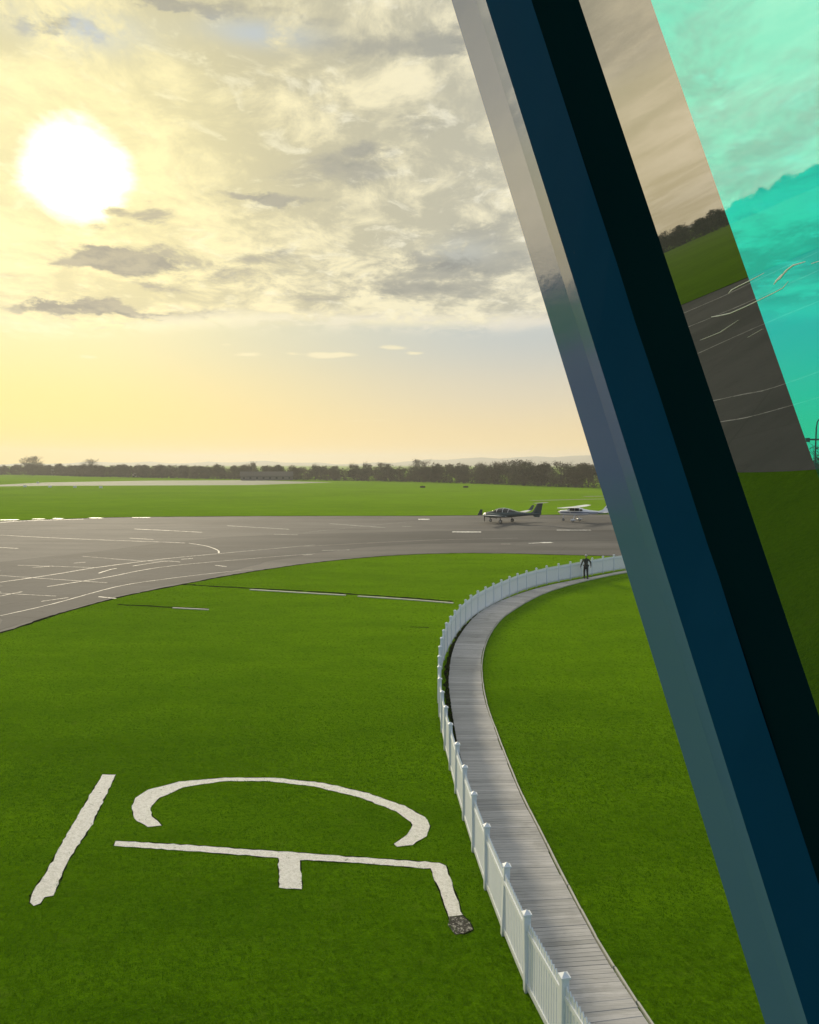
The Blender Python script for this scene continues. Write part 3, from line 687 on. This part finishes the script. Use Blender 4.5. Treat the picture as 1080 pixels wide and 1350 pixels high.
def light_plane(loc, heading):
    root = empty('high_wing_plane', loc, heading)
    tag(root, 'white high-wing single-engine aeroplane with blue stripe parked beside the mullion', 'aeroplane')
    wh = simple('white_aircraft_paint', (.78, .80, .82), .3, var=.04); bl = simple('blue_stripe_paint', (.04, .09, .24), .35, var=.05)
    bm = bmesh.new()
    loft(bm, [(2.35, 0, 1.30, .22, .2, .22), (2.2, 0, 1.30, .40, .30, .33), (1.5, 0, 1.32, .50, .34, .42), (1.0, 0, 1.35, .54, .38, .48), (.75, 0, 1.38, .55, .62, .52), (.35, 0, 1.38, .56, .72, .52), (-.6, 0, 1.38, .55, .70, .50), (-1.3, 0, 1.38, .48, .52, .44),
              (-2.2, 0, 1.38, .33, .36, .32), (-3.6, 0, 1.42, .19, .22, .2), (-5.0, 0, 1.48, .08, .13, .12), (-5.3, 0, 1.5, .03, .08, .08)], 22, .8)
    recalc(bm); fus = mesh_obj('fuselage', bm, wh, root, True)
    for s in (1, -1):
        bm = bmesh.new()
        pts = [(2.1, .43), (1.5, .515), (.75, .568), (.0, .578), (-.6, .568), (-1.3, .498), (-2.2, .345), (-3.6, .205), (-5.0, .09)]
        for (xa, ya), (xb, yb) in zip(pts, pts[1:]):
            v = [bm.verts.new(q) for q in ((xa, ya*s, 1.26), (xb, yb*s, 1.26+(.0 if xb > -2 else .07)), (xb, yb*s, 1.42+(.0 if xb > -2 else .04)), (xa, ya*s, 1.42))]; bm.faces.new(v)
        bmesh.ops.solidify(bm, geom=bm.faces[:], thickness=.012); recalc(bm); mesh_obj('stripe', bm, bl, fus)
        bm = bmesh.new()
        for x0, x1 in ((.62, -.12), (-.2, -.85), (-.93, -1.35)):
            zt = 1.98 if x0 > -.9 else 1.86
            box(bm, x1, x0, .545*s-.02, .545*s+.02, 1.58, zt)
            bmesh.ops.translate(bm, vec=(0, 0, 0), verts=bm.verts[:])
        mesh_obj('side_window', bm, glass_dark, root)
        bm = bmesh.new(); wing(bm, [((.75, .35*s, 2.10), 1.62, .2, (0, 0, 1)), ((.75, 2.6*s, 2.14), 1.62, .19, (0, 0, 1)), ((.6, 5.3*s, 2.2), 1.12, .12, (0, 0, 1)), ((.45, 5.5*s, 2.19), .8, .05, (0, 0, 1))]); recalc(bm); wg = mesh_obj('wing', bm, wh, root)
        bm = bmesh.new(); tube(bm, [(.3, .52*s, 1.05), (.28, 2.5*s, 2.08)], .035, 8); mesh_obj('wing_strut', bm, wh, root)
        bm = bmesh.new(); wing(bm, [((-4.35, .05*s, 1.52), 1.0, .09, (0, 0, 1)), ((-4.6, 1.65*s, 1.54), .65, .05, (0, 0, 1))]); recalc(bm); mesh_obj('tailplane', bm, wh, root)
        bm = bmesh.new(); tube(bm, [(-.15, .4*s, .95), (-.2, .9*s, .6), (-.2, 1.25*s, .24)], .05, 8); mesh_obj('main_leg', bm, wh, root)
        wheel(root, -.2, 1.3*s, .22, .14)
        bm = bmesh.new(); loft(bm, [(.22, 1.3*s, .26, .04, .06, .06), (.05, 1.3*s, .28, .1, .15, .12), (-.2, 1.3*s, .30, .11, .17, .12), (-.5, 1.3*s, .3, .07, .08, .06), (-.7, 1.3*s, .32, .01, .02, .02)], 12); recalc(bm); mesh_obj('wheel_fairing', bm, wh, root, True)
    bm = bmesh.new(); loft(bm, [(1.02, 0, 1.70, .42, .05, .04), (.86, 0, 1.84, .47, .06, .1), (.70, 0, 1.98, .50, .07, .2)], 16, .6); recalc(bm); mesh_obj('windscreen', bm, glass_dark, root)
    bm = bmesh.new(); wing(bm, [((-3.3, 0, 1.55), 1.6, .1, (0, 1, 0)), ((-4.2, 0, 1.85), 1.15, .1, (0, 1, 0)), ((-4.95, 0, 2.75), .75, .07, (0, 1, 0))]); recalc(bm); fn = mesh_obj('tail_fin', bm, wh, root)
    bm = bmesh.new(); box(bm, -5.15, -4.75, -.062, .062, 2.1, 2.3); mesh_obj('tail_stripe', bm, bl, fn)
    bm = bmesh.new(); tube(bm, [(1.75, 0, .95), (1.8, 0, .5), (1.8, 0, .22)], .045, 8); mesh_obj('nose_leg', bm, wh, root)
    wheel(root, 1.8, 0, .2, .13, 'nose_wheel')
    prop(root, 2.45, 0, 1.30, .95, 2, tyre, .35)
    return root
cs = G(758, 687.6)
light_plane((cs.x, cs.y, .012), R(180-33))

# ---------------------------------------------------------------- small white boards by the far runway
def board():
    root = empty('marker_board')
    bm = bmesh.new(); box(bm, -.55, .55, -.04, .04, .12, .75); bmesh.ops.bevel(bm, geom=bm.edges[:], offset=.02, affect='EDGES'); mesh_obj('panel', bm, M['bright_line'], root)
    for s in (-1, 1): bm = bmesh.new(); box(bm, .4*s-.03, .4*s+.03, -.03, .03, 0, .12); mesh_obj('leg', bm, metal, root)
    return root
b0 = board(); first = True
for px, py in ((33, 642.5), (66, 643), (99, 643.4), (133, 644), (50, 637.5)):
    o = b0 if first else copy_tree(b0); first = False; g = G(px, py); o.location = g; o.rotation_euler = (0, 0, rg.uniform(-.2, .2))
    tag(o, 'small white marker board in the row standing in the grass before the pale runway' if py > 640 else 'small white marker board standing on the pale runway edge behind the row', 'marker', 'white marker boards by the far runway')

# ---------------------------------------------------------------- trees
def leaf_cloud(centers, nleaf, size, rnd):
    """many small leaf-sized quads around clump centres -> mesh arrays"""
    V, Fs, Tn = [], [], []
    for (c, rr) in centers:
        ct = rnd.uniform(.1, .9)
        for _ in range(nleaf):
            d = Vector((rnd.gauss(0, 1), rnd.gauss(0, 1), rnd.gauss(0, 1))).normalized()*rr*(rnd.random()**.45)
            d.z *= .8; p = Vector(c)+d
            a = Vector((rnd.gauss(0, 1), rnd.gauss(0, 1), rnd.gauss(0, 1))).normalized(); b_ = a.orthogonal().normalized(); s = size*rnd.uniform(.5, 1.4)
            i = len(V); V += [p+a*s, p+b_*s*.45, p-a*s, p-b_*s*.45]; Fs.append((i, i+1, i+2, i+3)); Tn.append(min(1, max(0, ct+rnd.gauss(0, .15))))
    return V, Fs, Tn
def tree_template(h, wd, seed, mat, bare=.5, leaf=.26, n=44, nl=70):
    rnd = random.Random(seed)
    root = empty('tree')
    bm = bmesh.new(); th = h*.38; lean = Vector((rnd.uniform(-.3, .3), rnd.uniform(-.3, .3), 0))
    top = lean+Vector((0, 0, h*.72)); tube(bm, [(0, 0, -.1), lean*.4+Vector((0, 0, th)), top], [h*.028, h*.02, h*.006], 7)
    cents = []
    for k in range(11):
        t = rnd.uniform(.28, .7); a = rnd.uniform(0, 2*pi); st = lean*t+Vector((0, 0, h*t)); rad = wd*rnd.uniform(.3, .5)
        en = st+Vector((cos(a)*rad, sin(a)*rad, h*rnd.uniform(.12, .3)))
        mid_ = (st+en)/2+Vector((0, 0, -h*.02)); tube(bm, [st, mid_, en], [h*.009, h*.006, h*.002], 5)
        for q in range(4):
            e2 = en+Vector((rnd.gauss(0, 1), rnd.gauss(0, 1), rnd.uniform(.3, 1.5)))*h*.07; tube(bm, [mid_ if q % 2 else en, e2], [h*.004, h*.0012], 4)
    mesh_obj('trunk', bm, M['bark'], root)
    for k in range(n):
        a = rnd.uniform(0, 2*pi); zz_ = rnd.random(); r_ = wd*.5*math.sqrt(max(0, 1-(2*zz_-.85)**2*.75))*rnd.random()**.5
        cents.append(((cos(a)*r_, sin(a)*r_, h*(.14+.74*zz_)), wd*rnd.uniform(.13, .24)))
    V, Fs, Tn = leaf_cloud(cents, nl, leaf, rnd)
    me = bpy.data.meshes.new('crown'); me.from_pydata(V, [], Fs); at = me.attributes.new('tint', 'FLOAT', 'FACE'); at.data.foreach_set('value', Tn); me.materials.append(mat)
    link(bpy.data.objects.new('crown', me), root)
    return root
temps = [tree_template(10, 8, 1, M['crown']), tree_template(9, 9, 2, M['crown']), tree_template(11, 7, 3, M['crown'], nl=55), tree_template(8.5, 8, 4, M['crown'], n=50),
         tree_template(10, 10, 5, M['crown'], nl=45), tree_template(9, 7, 6, M['crown'])]
used = set()
def put(t, x, y, s, label, cat='tree', group=None):
    o = temps[t] if t not in used else copy_tree(temps[t]); used.add(t)
    o.location = (x, y, 0); o.rotation_euler = (0, 0, rg.uniform(0, 6.28)); o.scale = (s*rg.uniform(.9, 1.15), s*rg.uniform(.9, 1.15), s)
    tag(o, label, cat, group); return o
LINE = [(-452, 60), (-440, 200), (-432, 330), (-400, 460), (-306, 612), (-200, 525), (-115, 459), (0, 383), (66, 287), (118, 232), (180, 205), (260, 170)]
pts = catmull(V3(LINE), 6.0); LBL = 'leafless grey-brown tree in the continuous tree line beyond the airfield grass'; GRP = 'trees lining the far edge of the airfield'
for i, p in enumerate(pts):
    dd = math.hypot(p.x, p.y); tgt = (7.6 if dd > 330 else 8.6)
    s = (tgt+rg.normal(0, .6))/9.6*(1.12 if p.x > 20 else 1)
    if p.x < -380 and p.y < 500: s *= 1.3+.5*rg.random()
    put(int(rg.integers(0, 6)), p.x+rg.normal(0, 1.5), p.y+rg.normal(0, 3)+3, s, LBL, group=GRP)
def at_depth(px, dep): return ((px-540)/F_PX*dep, dep)
for px, sc_, lb in ((46, 1.45, 'tallest rounded leafless tree standing above the tree line at far left'), (122, 1.22, 'tall leafless tree rising above the tree line right of the tallest one'), (553, 1.1, 'leafless tree with feathery top rising at the middle of the tree line'), (690, 1.05, 'high bushy leafless tree above the tree line over the parked aeroplanes')):
    dep = 585 if px < 100 else 545 if px < 200 else 382 if px < 600 else 322
    x, y = at_depth(px, dep); put(4, x, y-3, sc_, lb, group=None)
# continuous woodland mass behind the first row
rnd = random.Random(11); cents = []
for p in catmull(V3(LINE), 2.6):
    n_ = Vector((p.x, p.y, 0)).normalized(); k = 1.35 if (p.x < -380 and p.y < 500) else 1.12 if p.x > 10 else 1
    for q in range(3):
        cents.append(((p.x+n_.x*(6+5*q)+rnd.gauss(0, 1.5), p.y+n_.y*(8+6*q)+rnd.gauss(0, 2), rnd.uniform(.8, 5.9)*k), rnd.uniform(2.0, 3.0)*k))
V, Fs, Tn = leaf_cloud(cents, 110, .45, rnd)
me = bpy.data.meshes.new('woodland'); me.from_pydata(V, [], Fs); at = me.attributes.new('tint', 'FLOAT', 'FACE'); at.data.foreach_set('value', Tn); me.materials.append(M['crown'])
tag(link(bpy.data.objects.new('woodland', me)), 'dense mass of leafless woodland behind the front row of trees', 'woodland', kind='stuff')
# dark low hedge at the foot of the trees
cents = []
for p in catmull(V3(LINE), 1.3):
    n_ = Vector((p.x, p.y, 0)).normalized(); cents.append(((p.x-n_.x*5+rnd.gauss(0, .3), p.y-n_.y*5+rnd.gauss(0, .4), rnd.uniform(.4, 1.1)), rnd.uniform(.8, 1.2)))
V, Fs, Tn = leaf_cloud(cents, 34, .28, rnd)
me = bpy.data.meshes.new('hedge'); me.from_pydata(V, [], Fs); at = me.attributes.new('tint', 'FLOAT', 'FACE'); at.data.foreach_set('value', Tn); me.materials.append(M['hedge'])
tag(link(bpy.data.objects.new('hedge', me)), 'low dark hedge running along the foot of the tree line', 'hedge')
# two small dark bushes in front of the trees
for px, py in ((557, 643), (614, 643)):
    g = G(px, py); V, Fs, Tn = leaf_cloud([((0, 0, .3), .5), ((.6, .1, .3), .4), ((-.5, .2, .25), .4)], 160, .16, rnd)
    me = bpy.data.meshes.new('bush'); me.from_pydata(V, [], Fs); at = me.attributes.new('tint', 'FLOAT', 'FACE'); at.data.foreach_set('value', Tn); me.materials.append(M['hedge'])
    o = link(bpy.data.objects.new('bush', me)); o.location = g; tag(o, 'small dark bush in the grass before the tree line', 'bush', 'small bushes in the far grass')

# far buildings among the trees
wallm = simple('pale_render', (.55, .54, .50), .85, scale=1); roofm = simple('grey_roof', (.075, .07, .055), .8, scale=1); hang = simple('grey_cladding', (.10, .105, .09), .8, scale=.5)
def house(px, dep, wd, h, label, wm=wallm, name='house', dp=6.0, cat='house', z=0):
    x, y = at_depth(px, dep); root = empty(name, (x, y, z), atan2(-x, y))
    bm = bmesh.new(); box(bm, -wd/2, wd/2, 0, dp, 0, h); mesh_obj('wall', bm, wm, root)
    bm = bmesh.new(); e = .35; rh = h+wd*.0+min(2.2, dp*.33)
    a = [bm.verts.new(p) for p in ((-wd/2-e, -e, h), (wd/2+e, -e, h), (wd/2+e, dp+e, h), (-wd/2-e, dp+e, h), (-wd/2-e, dp/2, rh), (wd/2+e, dp/2, rh))]
    for f in ((0, 1, 5, 4), (2, 3, 4, 5), (0, 4, 3), (1, 2, 5), (0, 3, 2, 1)): bm.faces.new([a[i] for i in f])
    recalc(bm); mesh_obj('roof', bm, roofm, root)
    k = max(2, int(wd/3))
    for i in range(k):
        bm = bmesh.new(); xx = -wd/2+(i+.5)*wd/k; box(bm, xx-.5, xx+.5, -.05, .02, h*.35, h*.7); mesh_obj('window', bm, glass_dark, root)
    bm = bmesh.new(); box(bm, wd/2-1.4, wd/2-.5, -.06, .02, 0, min(2.1, h*.8)); mesh_obj('door', bm, roofm, root)
    return tag(root, label, cat)
house(72.5, 585, 4.5, 4.2, 'small pale house showing through the trees at far left', z=0)
house(183, 520, 8, 2.6, 'low pale cottage at the foot of the trees right of the small house')
house(352, 415, 26, 2.2, 'long low grey farm building at the foot of the tree line', hang, 'barn', 8, 'barn')

# distant hills
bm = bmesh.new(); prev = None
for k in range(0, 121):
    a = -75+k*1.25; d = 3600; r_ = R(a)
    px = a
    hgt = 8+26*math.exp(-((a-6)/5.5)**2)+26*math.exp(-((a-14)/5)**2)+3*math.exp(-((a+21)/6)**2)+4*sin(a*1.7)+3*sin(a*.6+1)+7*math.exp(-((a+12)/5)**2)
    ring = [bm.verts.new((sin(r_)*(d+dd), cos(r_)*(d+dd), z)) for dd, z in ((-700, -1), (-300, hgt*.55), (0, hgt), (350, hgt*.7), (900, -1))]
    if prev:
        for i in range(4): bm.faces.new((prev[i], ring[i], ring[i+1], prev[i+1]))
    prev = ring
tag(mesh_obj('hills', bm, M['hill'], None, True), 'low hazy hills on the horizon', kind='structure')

# tree, bushes and lamp seen through the green glass at the far right
x, y = at_depth(1094, 120); t7 = tree_template(12.6, 6.5, 21, M['evergreen'], n=80); t7.location = (x, y, 0); t7.name = 'evergreen_tree'
tag(t7, 'dark evergreen tree seen through the green glass at the right edge', 'tree')
x, y = at_depth(1074, 100)
lamp = tag(empty('lamp_post', (x, y, 0)), 'dark lamp post with curved neck seen through the green glass', 'lamp post')
dkm = simple('dark_metal', (.02, .022, .02), .5, .3)
bm = bmesh.new(); tube(bm, [(0, 0, 0), (0, 0, .6), (0, 0, .61), (-.02, 0, 10.5), (0, 0, 12.8), (.1, 0, 13.5), (.35, 0, 13.9), (.7, 0, 14.0)], [.16, .16, .11, .09, .08, .07, .07, .07], 10); mesh_obj('pole', bm, dkm, lamp)
bm = bmesh.new(); loft(bm, [(.55, 0, 13.98, .12, .08, .05), (.8, 0, 13.95, .22, .14, .12), (1.15, 0, 13.88, .2, .1, .15), (1.3, 0, 13.85, .05, .04, .05)], 12); recalc(bm); mesh_obj('lamp_head', bm, dkm, lamp, True)
bm = bmesh.new(); box(bm, -1.0, .9, -.06, .06, 11.3, 11.5); box(bm, -1.3, -.8, -.2, .2, 11.1, 11.6); box(bm, .5, 1.0, -.2, .2, 11.7, 12.2); mesh_obj('crossarm', bm, dkm, lamp)

# ---------------------------------------------------------------- tower window: mullion and tinted pane
E0 = Vector((-.25358416, .21658371, .94275478)).normalized()
PV = E0.cross(Vector((0, 0, 1))).normalized()
if PV.x < 0: PV = -PV
QV = E0.cross(PV); QV = QV if QV.y > 0 else -QV
EYE = Vector((0, 0, H))
KS = .62
def pol(r, th): r *= KS; return Vector((r*sin(R(th)), r*cos(R(th))))
tan_ab = lambda a: Vector((sin(R(a)), cos(R(a))))
def along(B, th, tdir):                 # point B + s*tdir lying on the polar angle th
    n_ = Vector((cos(R(th)), -sin(R(th)))); s = -B.dot(n_)/tdir.dot(n_); return B+tdir*s
pB = pol(1.135, 65.9); pC = pol(1.05, 69.0); pD = pol(.955, 72.27)
pA1 = along(pB, 65.2, tan_ab(38)); pA = along(pA1, 63.5, tan_ab(31))
NP = Vector((.93513759, .28006453, .21698283)).normalized()
TAP = E0.dot(NP)/(PV*pD.x+QV*pD.y).dot(NP)      # the frame runs parallel to the pane
def prism(bm, sec, l0, l1, closed=True, wob=None):
    nseg = 1 if not wob else 90; rings = []
    for k in range(nseg+1):
        l = l0+(l1-l0)*k/nseg; rr = []; fl = 1-l*TAP
        for i, s in enumerate(sec):
            o_ = wob(i, l) if wob else Vector((0, 0)); rr.append(bm.verts.new(EYE+PV*(s.x*fl+o_.x)+QV*(s.y*fl+o_.y)+E0*l))
        rings.append(rr)
    n = len(sec)
    for r0, r1 in zip(rings, rings[1:]):
        for i in range(n if closed else n-1): bm.faces.new((r0[i], r0[(i+1) % n], r1[(i+1) % n], r1[i]))
    if closed: bm.faces.new(rings[0][::-1]); bm.faces.new(rings[-1])
tower = tag(empty('tower_window', EYE+PV*pB.x+QV*pB.y-E0*2.2), 'slanting tower window frame with dark mullion and green tinted glass pane', 'window')
def tw_obj(name, bm, mat, smooth=False):
    recalc(bm); bmesh.ops.translate(bm, vec=-tower.location, verts=bm.verts[:]); return mesh_obj(name, bm, mat, tower, smooth)
m, b = new_mat('satin_metal'); p = objcoord(); a = noise(p, 14.0, 5, .6); s_ = noise(p, 3.0, 5, .6)
setc(b, mixc(s_, (.040, .118, .34), (.060, .148, .40))); b.inputs['Metallic'].default_value = 0; b.inputs['Roughness'].default_value = .13; b.inputs['IOR'].default_value = 2.6
mp = N.tree.nodes.new('ShaderNodeMapping'); N.tree.links.new(objcoord(), mp.inputs[0]); mp.inputs['Scale'].default_value = (9, 9, 60)
sm_ = noise(mp.outputs[0], 1.0, 6, .7); rr_ = ss(sm_*.5+s_*.5, .35, .65)*.14+.09; N.tree.links.new(rr_.v, b.inputs['Roughness']); bump(b, a, .03, .01); satin = m
m, b = new_mat('dark_blue_frame'); p = objcoord(); a = noise(p, 9.0, 5, .6)
setc(b, mixc(a, (.002, .030, .085), (.003, .040, .105))); b.inputs['Roughness'].default_value = .8; b.inputs['Specular IOR Level'].default_value = .02; dst = noise(objcoord(), 55.0, 4, .8); setc(b, mixc(ss(dst, .66, .80)*.35, mixc(noise(objcoord(), 2.2, 6, .65), (.001, .034, .095), (.004, .062, .160)), (.06, .09, .12))); navy = m
m, b = new_mat('black_gasket'); setc(b, mixc(noise(objcoord(), 9.0, 4, .6), (.001, .010, .016), (.0015, .014, .021))); b.inputs['Roughness'].default_value = 1; b.inputs['Specular IOR Level'].default_value = 0; blackm = m
# metal trim facing the field
bm = bmesh.new(); prism(bm, [pA, pA1, pB, pol(1.4, 65.7), pol(1.42, 63.8)], -2.2, 3.2); tw_obj('metal_trim', bm, satin)
# room-side dark cover
def wobC(i, l): return Vector((0, 0)) if i != 2 else Vector((sin(l*13)*.0009+sin(l*31+1)*.0006, 0))*(1 if l < .2 else .3)
bm = bmesh.new(); prism(bm, [pol(1.17, 65.5), pB+(pC-pB)*.002, pC, pol(1.38, 68.8), pol(1.38, 66.2)], -2.2, 3.2, True, wobC); tw_obj('frame_cover', bm, navy)
bm = bmesh.new(); prism(bm, [pol(1.085, 68.4), pC+(pD-pC)*.01, pol(.955, 72.27), pol(.975, 72.8), pol(1.25, 73.0), pol(1.3, 69.3)], -2.2, 3.2); tw_obj('gasket', bm, blackm)
# pane plane
NP = Vector((.93513759, .28006453, .21698283)).normalized()
D0 = EYE+PV*pD.x+QV*pD.y
cpl = (D0-EYE).dot(NP)
def onpane(px, py, off=0.0):
    d = ray(px, py); t = (cpl+off)/d.dot(NP); return EYE+d*t
def lineD(y): return (767+.336*y, y)
def lineE(y): return (858+.352*y, y)
def pane_obj(name, corners, th, mat):
    bm = bmesh.new(); f = [bm.verts.new(c) for c in corners]; g = [bm.verts.new(c+NP*th) for c in corners]
    bm.faces.new(f); bm.faces.new(g[::-1]); n = len(f)
    for i in range(n): bm.faces.new((f[i], g[i], g[(i+1) % n], f[(i+1) % n]))
    return tw_obj(name, bm, mat)
# corners beyond the frame: the pane continues down and towards the room
dD = (onpane(*lineD(1000))-onpane(*lineD(0))).normalized(); eU = -dD
ins = NP.cross(eU).normalized()
if ins.dot(D0) > 0 and ins.y > 0: ins = -ins
d0 = onpane(*lineD(400)); e0_ = onpane(*lineE(400)); bw = (e0_-d0).dot(ins)
if bw < 0: ins = -ins; bw = -bw
e_t = onpane(*lineE(0)); e_b = onpane(*lineE(620)); eE = (e_t-e_b).normalized()
eA = e_b-eE*2.4; eB = e_t+eE*1.2
m = bpy.data.materials.new('green_tinted_glass'); m.use_nodes = True; N.tree = t = m.node_tree; t.nodes.clear()
o_ = t.nodes.new('ShaderNodeOutputMaterial'); tr = t.nodes.new('ShaderNodeBsdfTransparent'); gl = t.nodes.new('ShaderNodeBsdfGlossy'); ad = t.nodes.new('ShaderNodeAddShader')
tr.inputs[0].default_value = (.012, .80, .74, 1); gl.inputs[0].default_value = (.165, .165, .165, 1); gl.inputs['Roughness'].default_value = 0
gmix = mixc(noise(objcoord(), 2.5, 3, .5), (.010, .72, .60), (.02, .76, .68)); t.links.new(gmix, tr.inputs[0])
t.links.new(tr.outputs[0], ad.inputs[0]); t.links.new(gl.outputs[0], ad.inputs[1]); t.links.new(ad.outputs[0], o_.inputs[0]); gmat = m
m = bpy.data.materials.new('black_glass_border'); m.use_nodes = True; N.tree = t = m.node_tree; t.nodes.clear()
o_ = t.nodes.new('ShaderNodeOutputMaterial'); df = t.nodes.new('ShaderNodeBsdfDiffuse'); gl = t.nodes.new('ShaderNodeBsdfGlossy'); ad = t.nodes.new('ShaderNodeAddShader')
df.inputs[0].default_value = (.001, .014, .010, 1); gl.inputs[0].default_value = (.30, .30, .30, 1); gl.inputs['Roughness'].default_value = 0
t.links.new(df.outputs[0], ad.inputs[0]); t.links.new(gl.outputs[0], ad.inputs[1]); t.links.new(ad.outputs[0], o_.inputs[0]); bmat = m
dA = onpane(*lineD(900))-eU*1.4-ins*.003; dB = onpane(*lineD(0))+eU*1.2-ins*.003
def sheet_obj(name, corners, mat):
    bm = bmesh.new(); bm.faces.new([bm.verts.new(c) for c in corners]); return tw_obj(name, bm, mat)
sheet_obj('glass_pane', [eA, eB, eB+ins*1.2, eA+ins*1.2], gmat)
sheet_obj('glass_border', [dA, dB, eB, eA], bmat)

# fine pale scratches on the outside of the pane
scm = simple('pale_scratch', (.85, .9, .9), .6)
for pts_, r_ in ([(325, 606), (335, 594), (365, 578), (410, 556), (462, 528)], .0005), ([(258, 698), (285, 694), (330, 684), (390, 658), (440, 634), (505, 602), (535, 586), (556, 560)], .0005), ([(500, 572), (512, 556), (525, 548), (548, 518), (575, 498), (622, 484)], .0008), ([(505, 560), (530, 535), (552, 522)], .0006), ([(645, 492), (675, 482)], .0007), ([(215, 788), (290, 758), (362, 710)], .0003), ([(398, 777), (455, 745)], .0003):
    bm = bmesh.new(); tube(bm, [onpane(850+x/2.935, 180+y/2.935, -.0006) for x, y in pts_], [r_*.3]+[r_*.6]*(len(pts_)-2)+[r_*.25], 5)
    tw_obj('scratch', bm, scm)

# ---------------------------------------------------------------- haze
bm = bmesh.new(); box(bm, -1400, 1400, -60, 5200, -1.0, 60.0)
m = bpy.data.materials.new('haze'); m.use_nodes = True; t = m.node_tree; t.nodes.clear(); o_ = t.nodes.new('ShaderNodeOutputMaterial'); pv = t.nodes.new('ShaderNodeVolumePrincipled')
pv.inputs['Density'].default_value = .00030; pv.inputs['Color'].default_value = (.84, .84, .80, 1); pv.inputs['Anisotropy'].default_value = .3
t.links.new(pv.outputs[0], o_.inputs['Volume'])
hz = mesh_obj('haze', bm, m); tag(hz, 'thin evening haze over the airfield', kind='stuff')

# ---------------------------------------------------------------- grass blades close to the tower
def inside(px, py, poly):
    poly = np.array(poly); r = np.zeros(len(px), bool); j = len(poly)-1
    for i in range(len(poly)):
        xi, yi = poly[i]; xj, yj = poly[j]
        c = ((yi > py) != (yj > py)) & (px < (xj-xi)*(py-yi)/(yj-yi+1e-12)+xi); r ^= c; j = i
    return r
def grass_patch(n, y0, y1, k, hgt, wd, name, label, pw=1.0, fi=.01, fo=9.0):
    yy = y0+(y1-y0)*rg.random(n)**pw; xx = (rg.random(n)*2-1)*(yy*.56+1.5)
    keep = np.ones(n, bool)
    keep &= rg.random(n) < np.clip((yy-y0)/fi, 0, 1)*np.clip((y1-yy)/fo, 0, 1)
    pathpoly = [(a_, b_) for a_, b_ in PL]+[(a_+.03, b_) for a_, b_ in PR[::-1]]
    keep &= ~inside(xx, yy, pathpoly)
    for mk in MARKS: keep &= ~(inside(xx, yy, mk) & (rg.random(n) < .985))
    keep &= ~inside(xx, yy, [(p.x, p.y) for p in ap])
    xx, yy = xx[keep], yy[keep]; n = len(xx)
    def vn(sx, sy, seed):
        g_ = np.random.default_rng(seed).random((256, 256)); u = xx/sx+100; v = yy/sy+7; iu = u.astype(int); iv = v.astype(int); fu = u-iu; fv = v-iv
        fu = fu*fu*(3-2*fu); fv = fv*fv*(3-2*fv); G_ = lambda a, b_: g_[a % 256, b_ % 256]
        return (G_(iu, iv)*(1-fu)+G_(iu+1, iv)*fu)*(1-fv)+(G_(iu, iv+1)*(1-fu)+G_(iu+1, iv+1)*fu)*fv
    cl = np.clip((vn(1.1, .32, 1)*.30+vn(.45, .16, 2)*.22+vn(5, 2.2, 3)*.28+vn(14, 6, 4)*.20-.5)*2.0+.5, 0, 1)
    V = np.zeros((n, k, 3, 3)); 
    for j in range(k):
        a = rg.random(n)*6.283; h_ = hgt*(.5+.6*rg.random(n))*(.65+.7*cl); w_ = wd*(.7+.6*rg.random(n)); la = rg.random(n)*6.283; ln = h_*rg.random(n)*.9
        bx_, by_ = xx+rg.normal(0, .02, n), yy+rg.normal(0, .02, n)
        V[:, j, 0] = np.stack([bx_-np.cos(a)*w_, by_-np.sin(a)*w_, np.full(n, -.003)], 1)
        V[:, j, 1] = np.stack([bx_+np.cos(a)*w_, by_+np.sin(a)*w_, np.full(n, -.003)], 1)
        V[:, j, 2] = np.stack([bx_+np.cos(la)*ln, by_+np.sin(la)*ln, h_], 1)
    tot = n*k; me = bpy.data.meshes.new(name); me.vertices.add(tot*3); me.vertices.foreach_set('co', V.reshape(-1).astype(np.float32))
    me.loops.add(tot*3); me.loops.foreach_set('vertex_index', np.arange(tot*3, dtype=np.int32)); me.polygons.add(tot)
    me.polygons.foreach_set('loop_start', np.arange(tot, dtype=np.int32)*3); me.polygons.foreach_set('loop_total', np.full(tot, 3, dtype=np.int32))
    me.update(); at = me.attributes.new('tint', 'FLOAT', 'FACE'); tv = np.repeat(cl, k)*.62+rg.random(tot)*.38; at.data.foreach_set('value', np.clip(tv, 0, 1).astype(np.float32))
    me.materials.append(M['blade'])
    tag(link(bpy.data.objects.new(name, me)), label, 'grass', kind='stuff')
grass_patch(230000, 10.5, 32, 3, .042, .0055, 'grass_blades', 'short green grass blades around the chalk letters and the near path')
grass_patch(190000, 20, 95, 3, .036, .011, 'grass_blades', 'short bright green grass of the lawn farther out', 1.7, 12.0, 30.0)
for o in bpy.data.objects:
    if o.get('kind') == 'structure' and 'category' in o: del o['category']
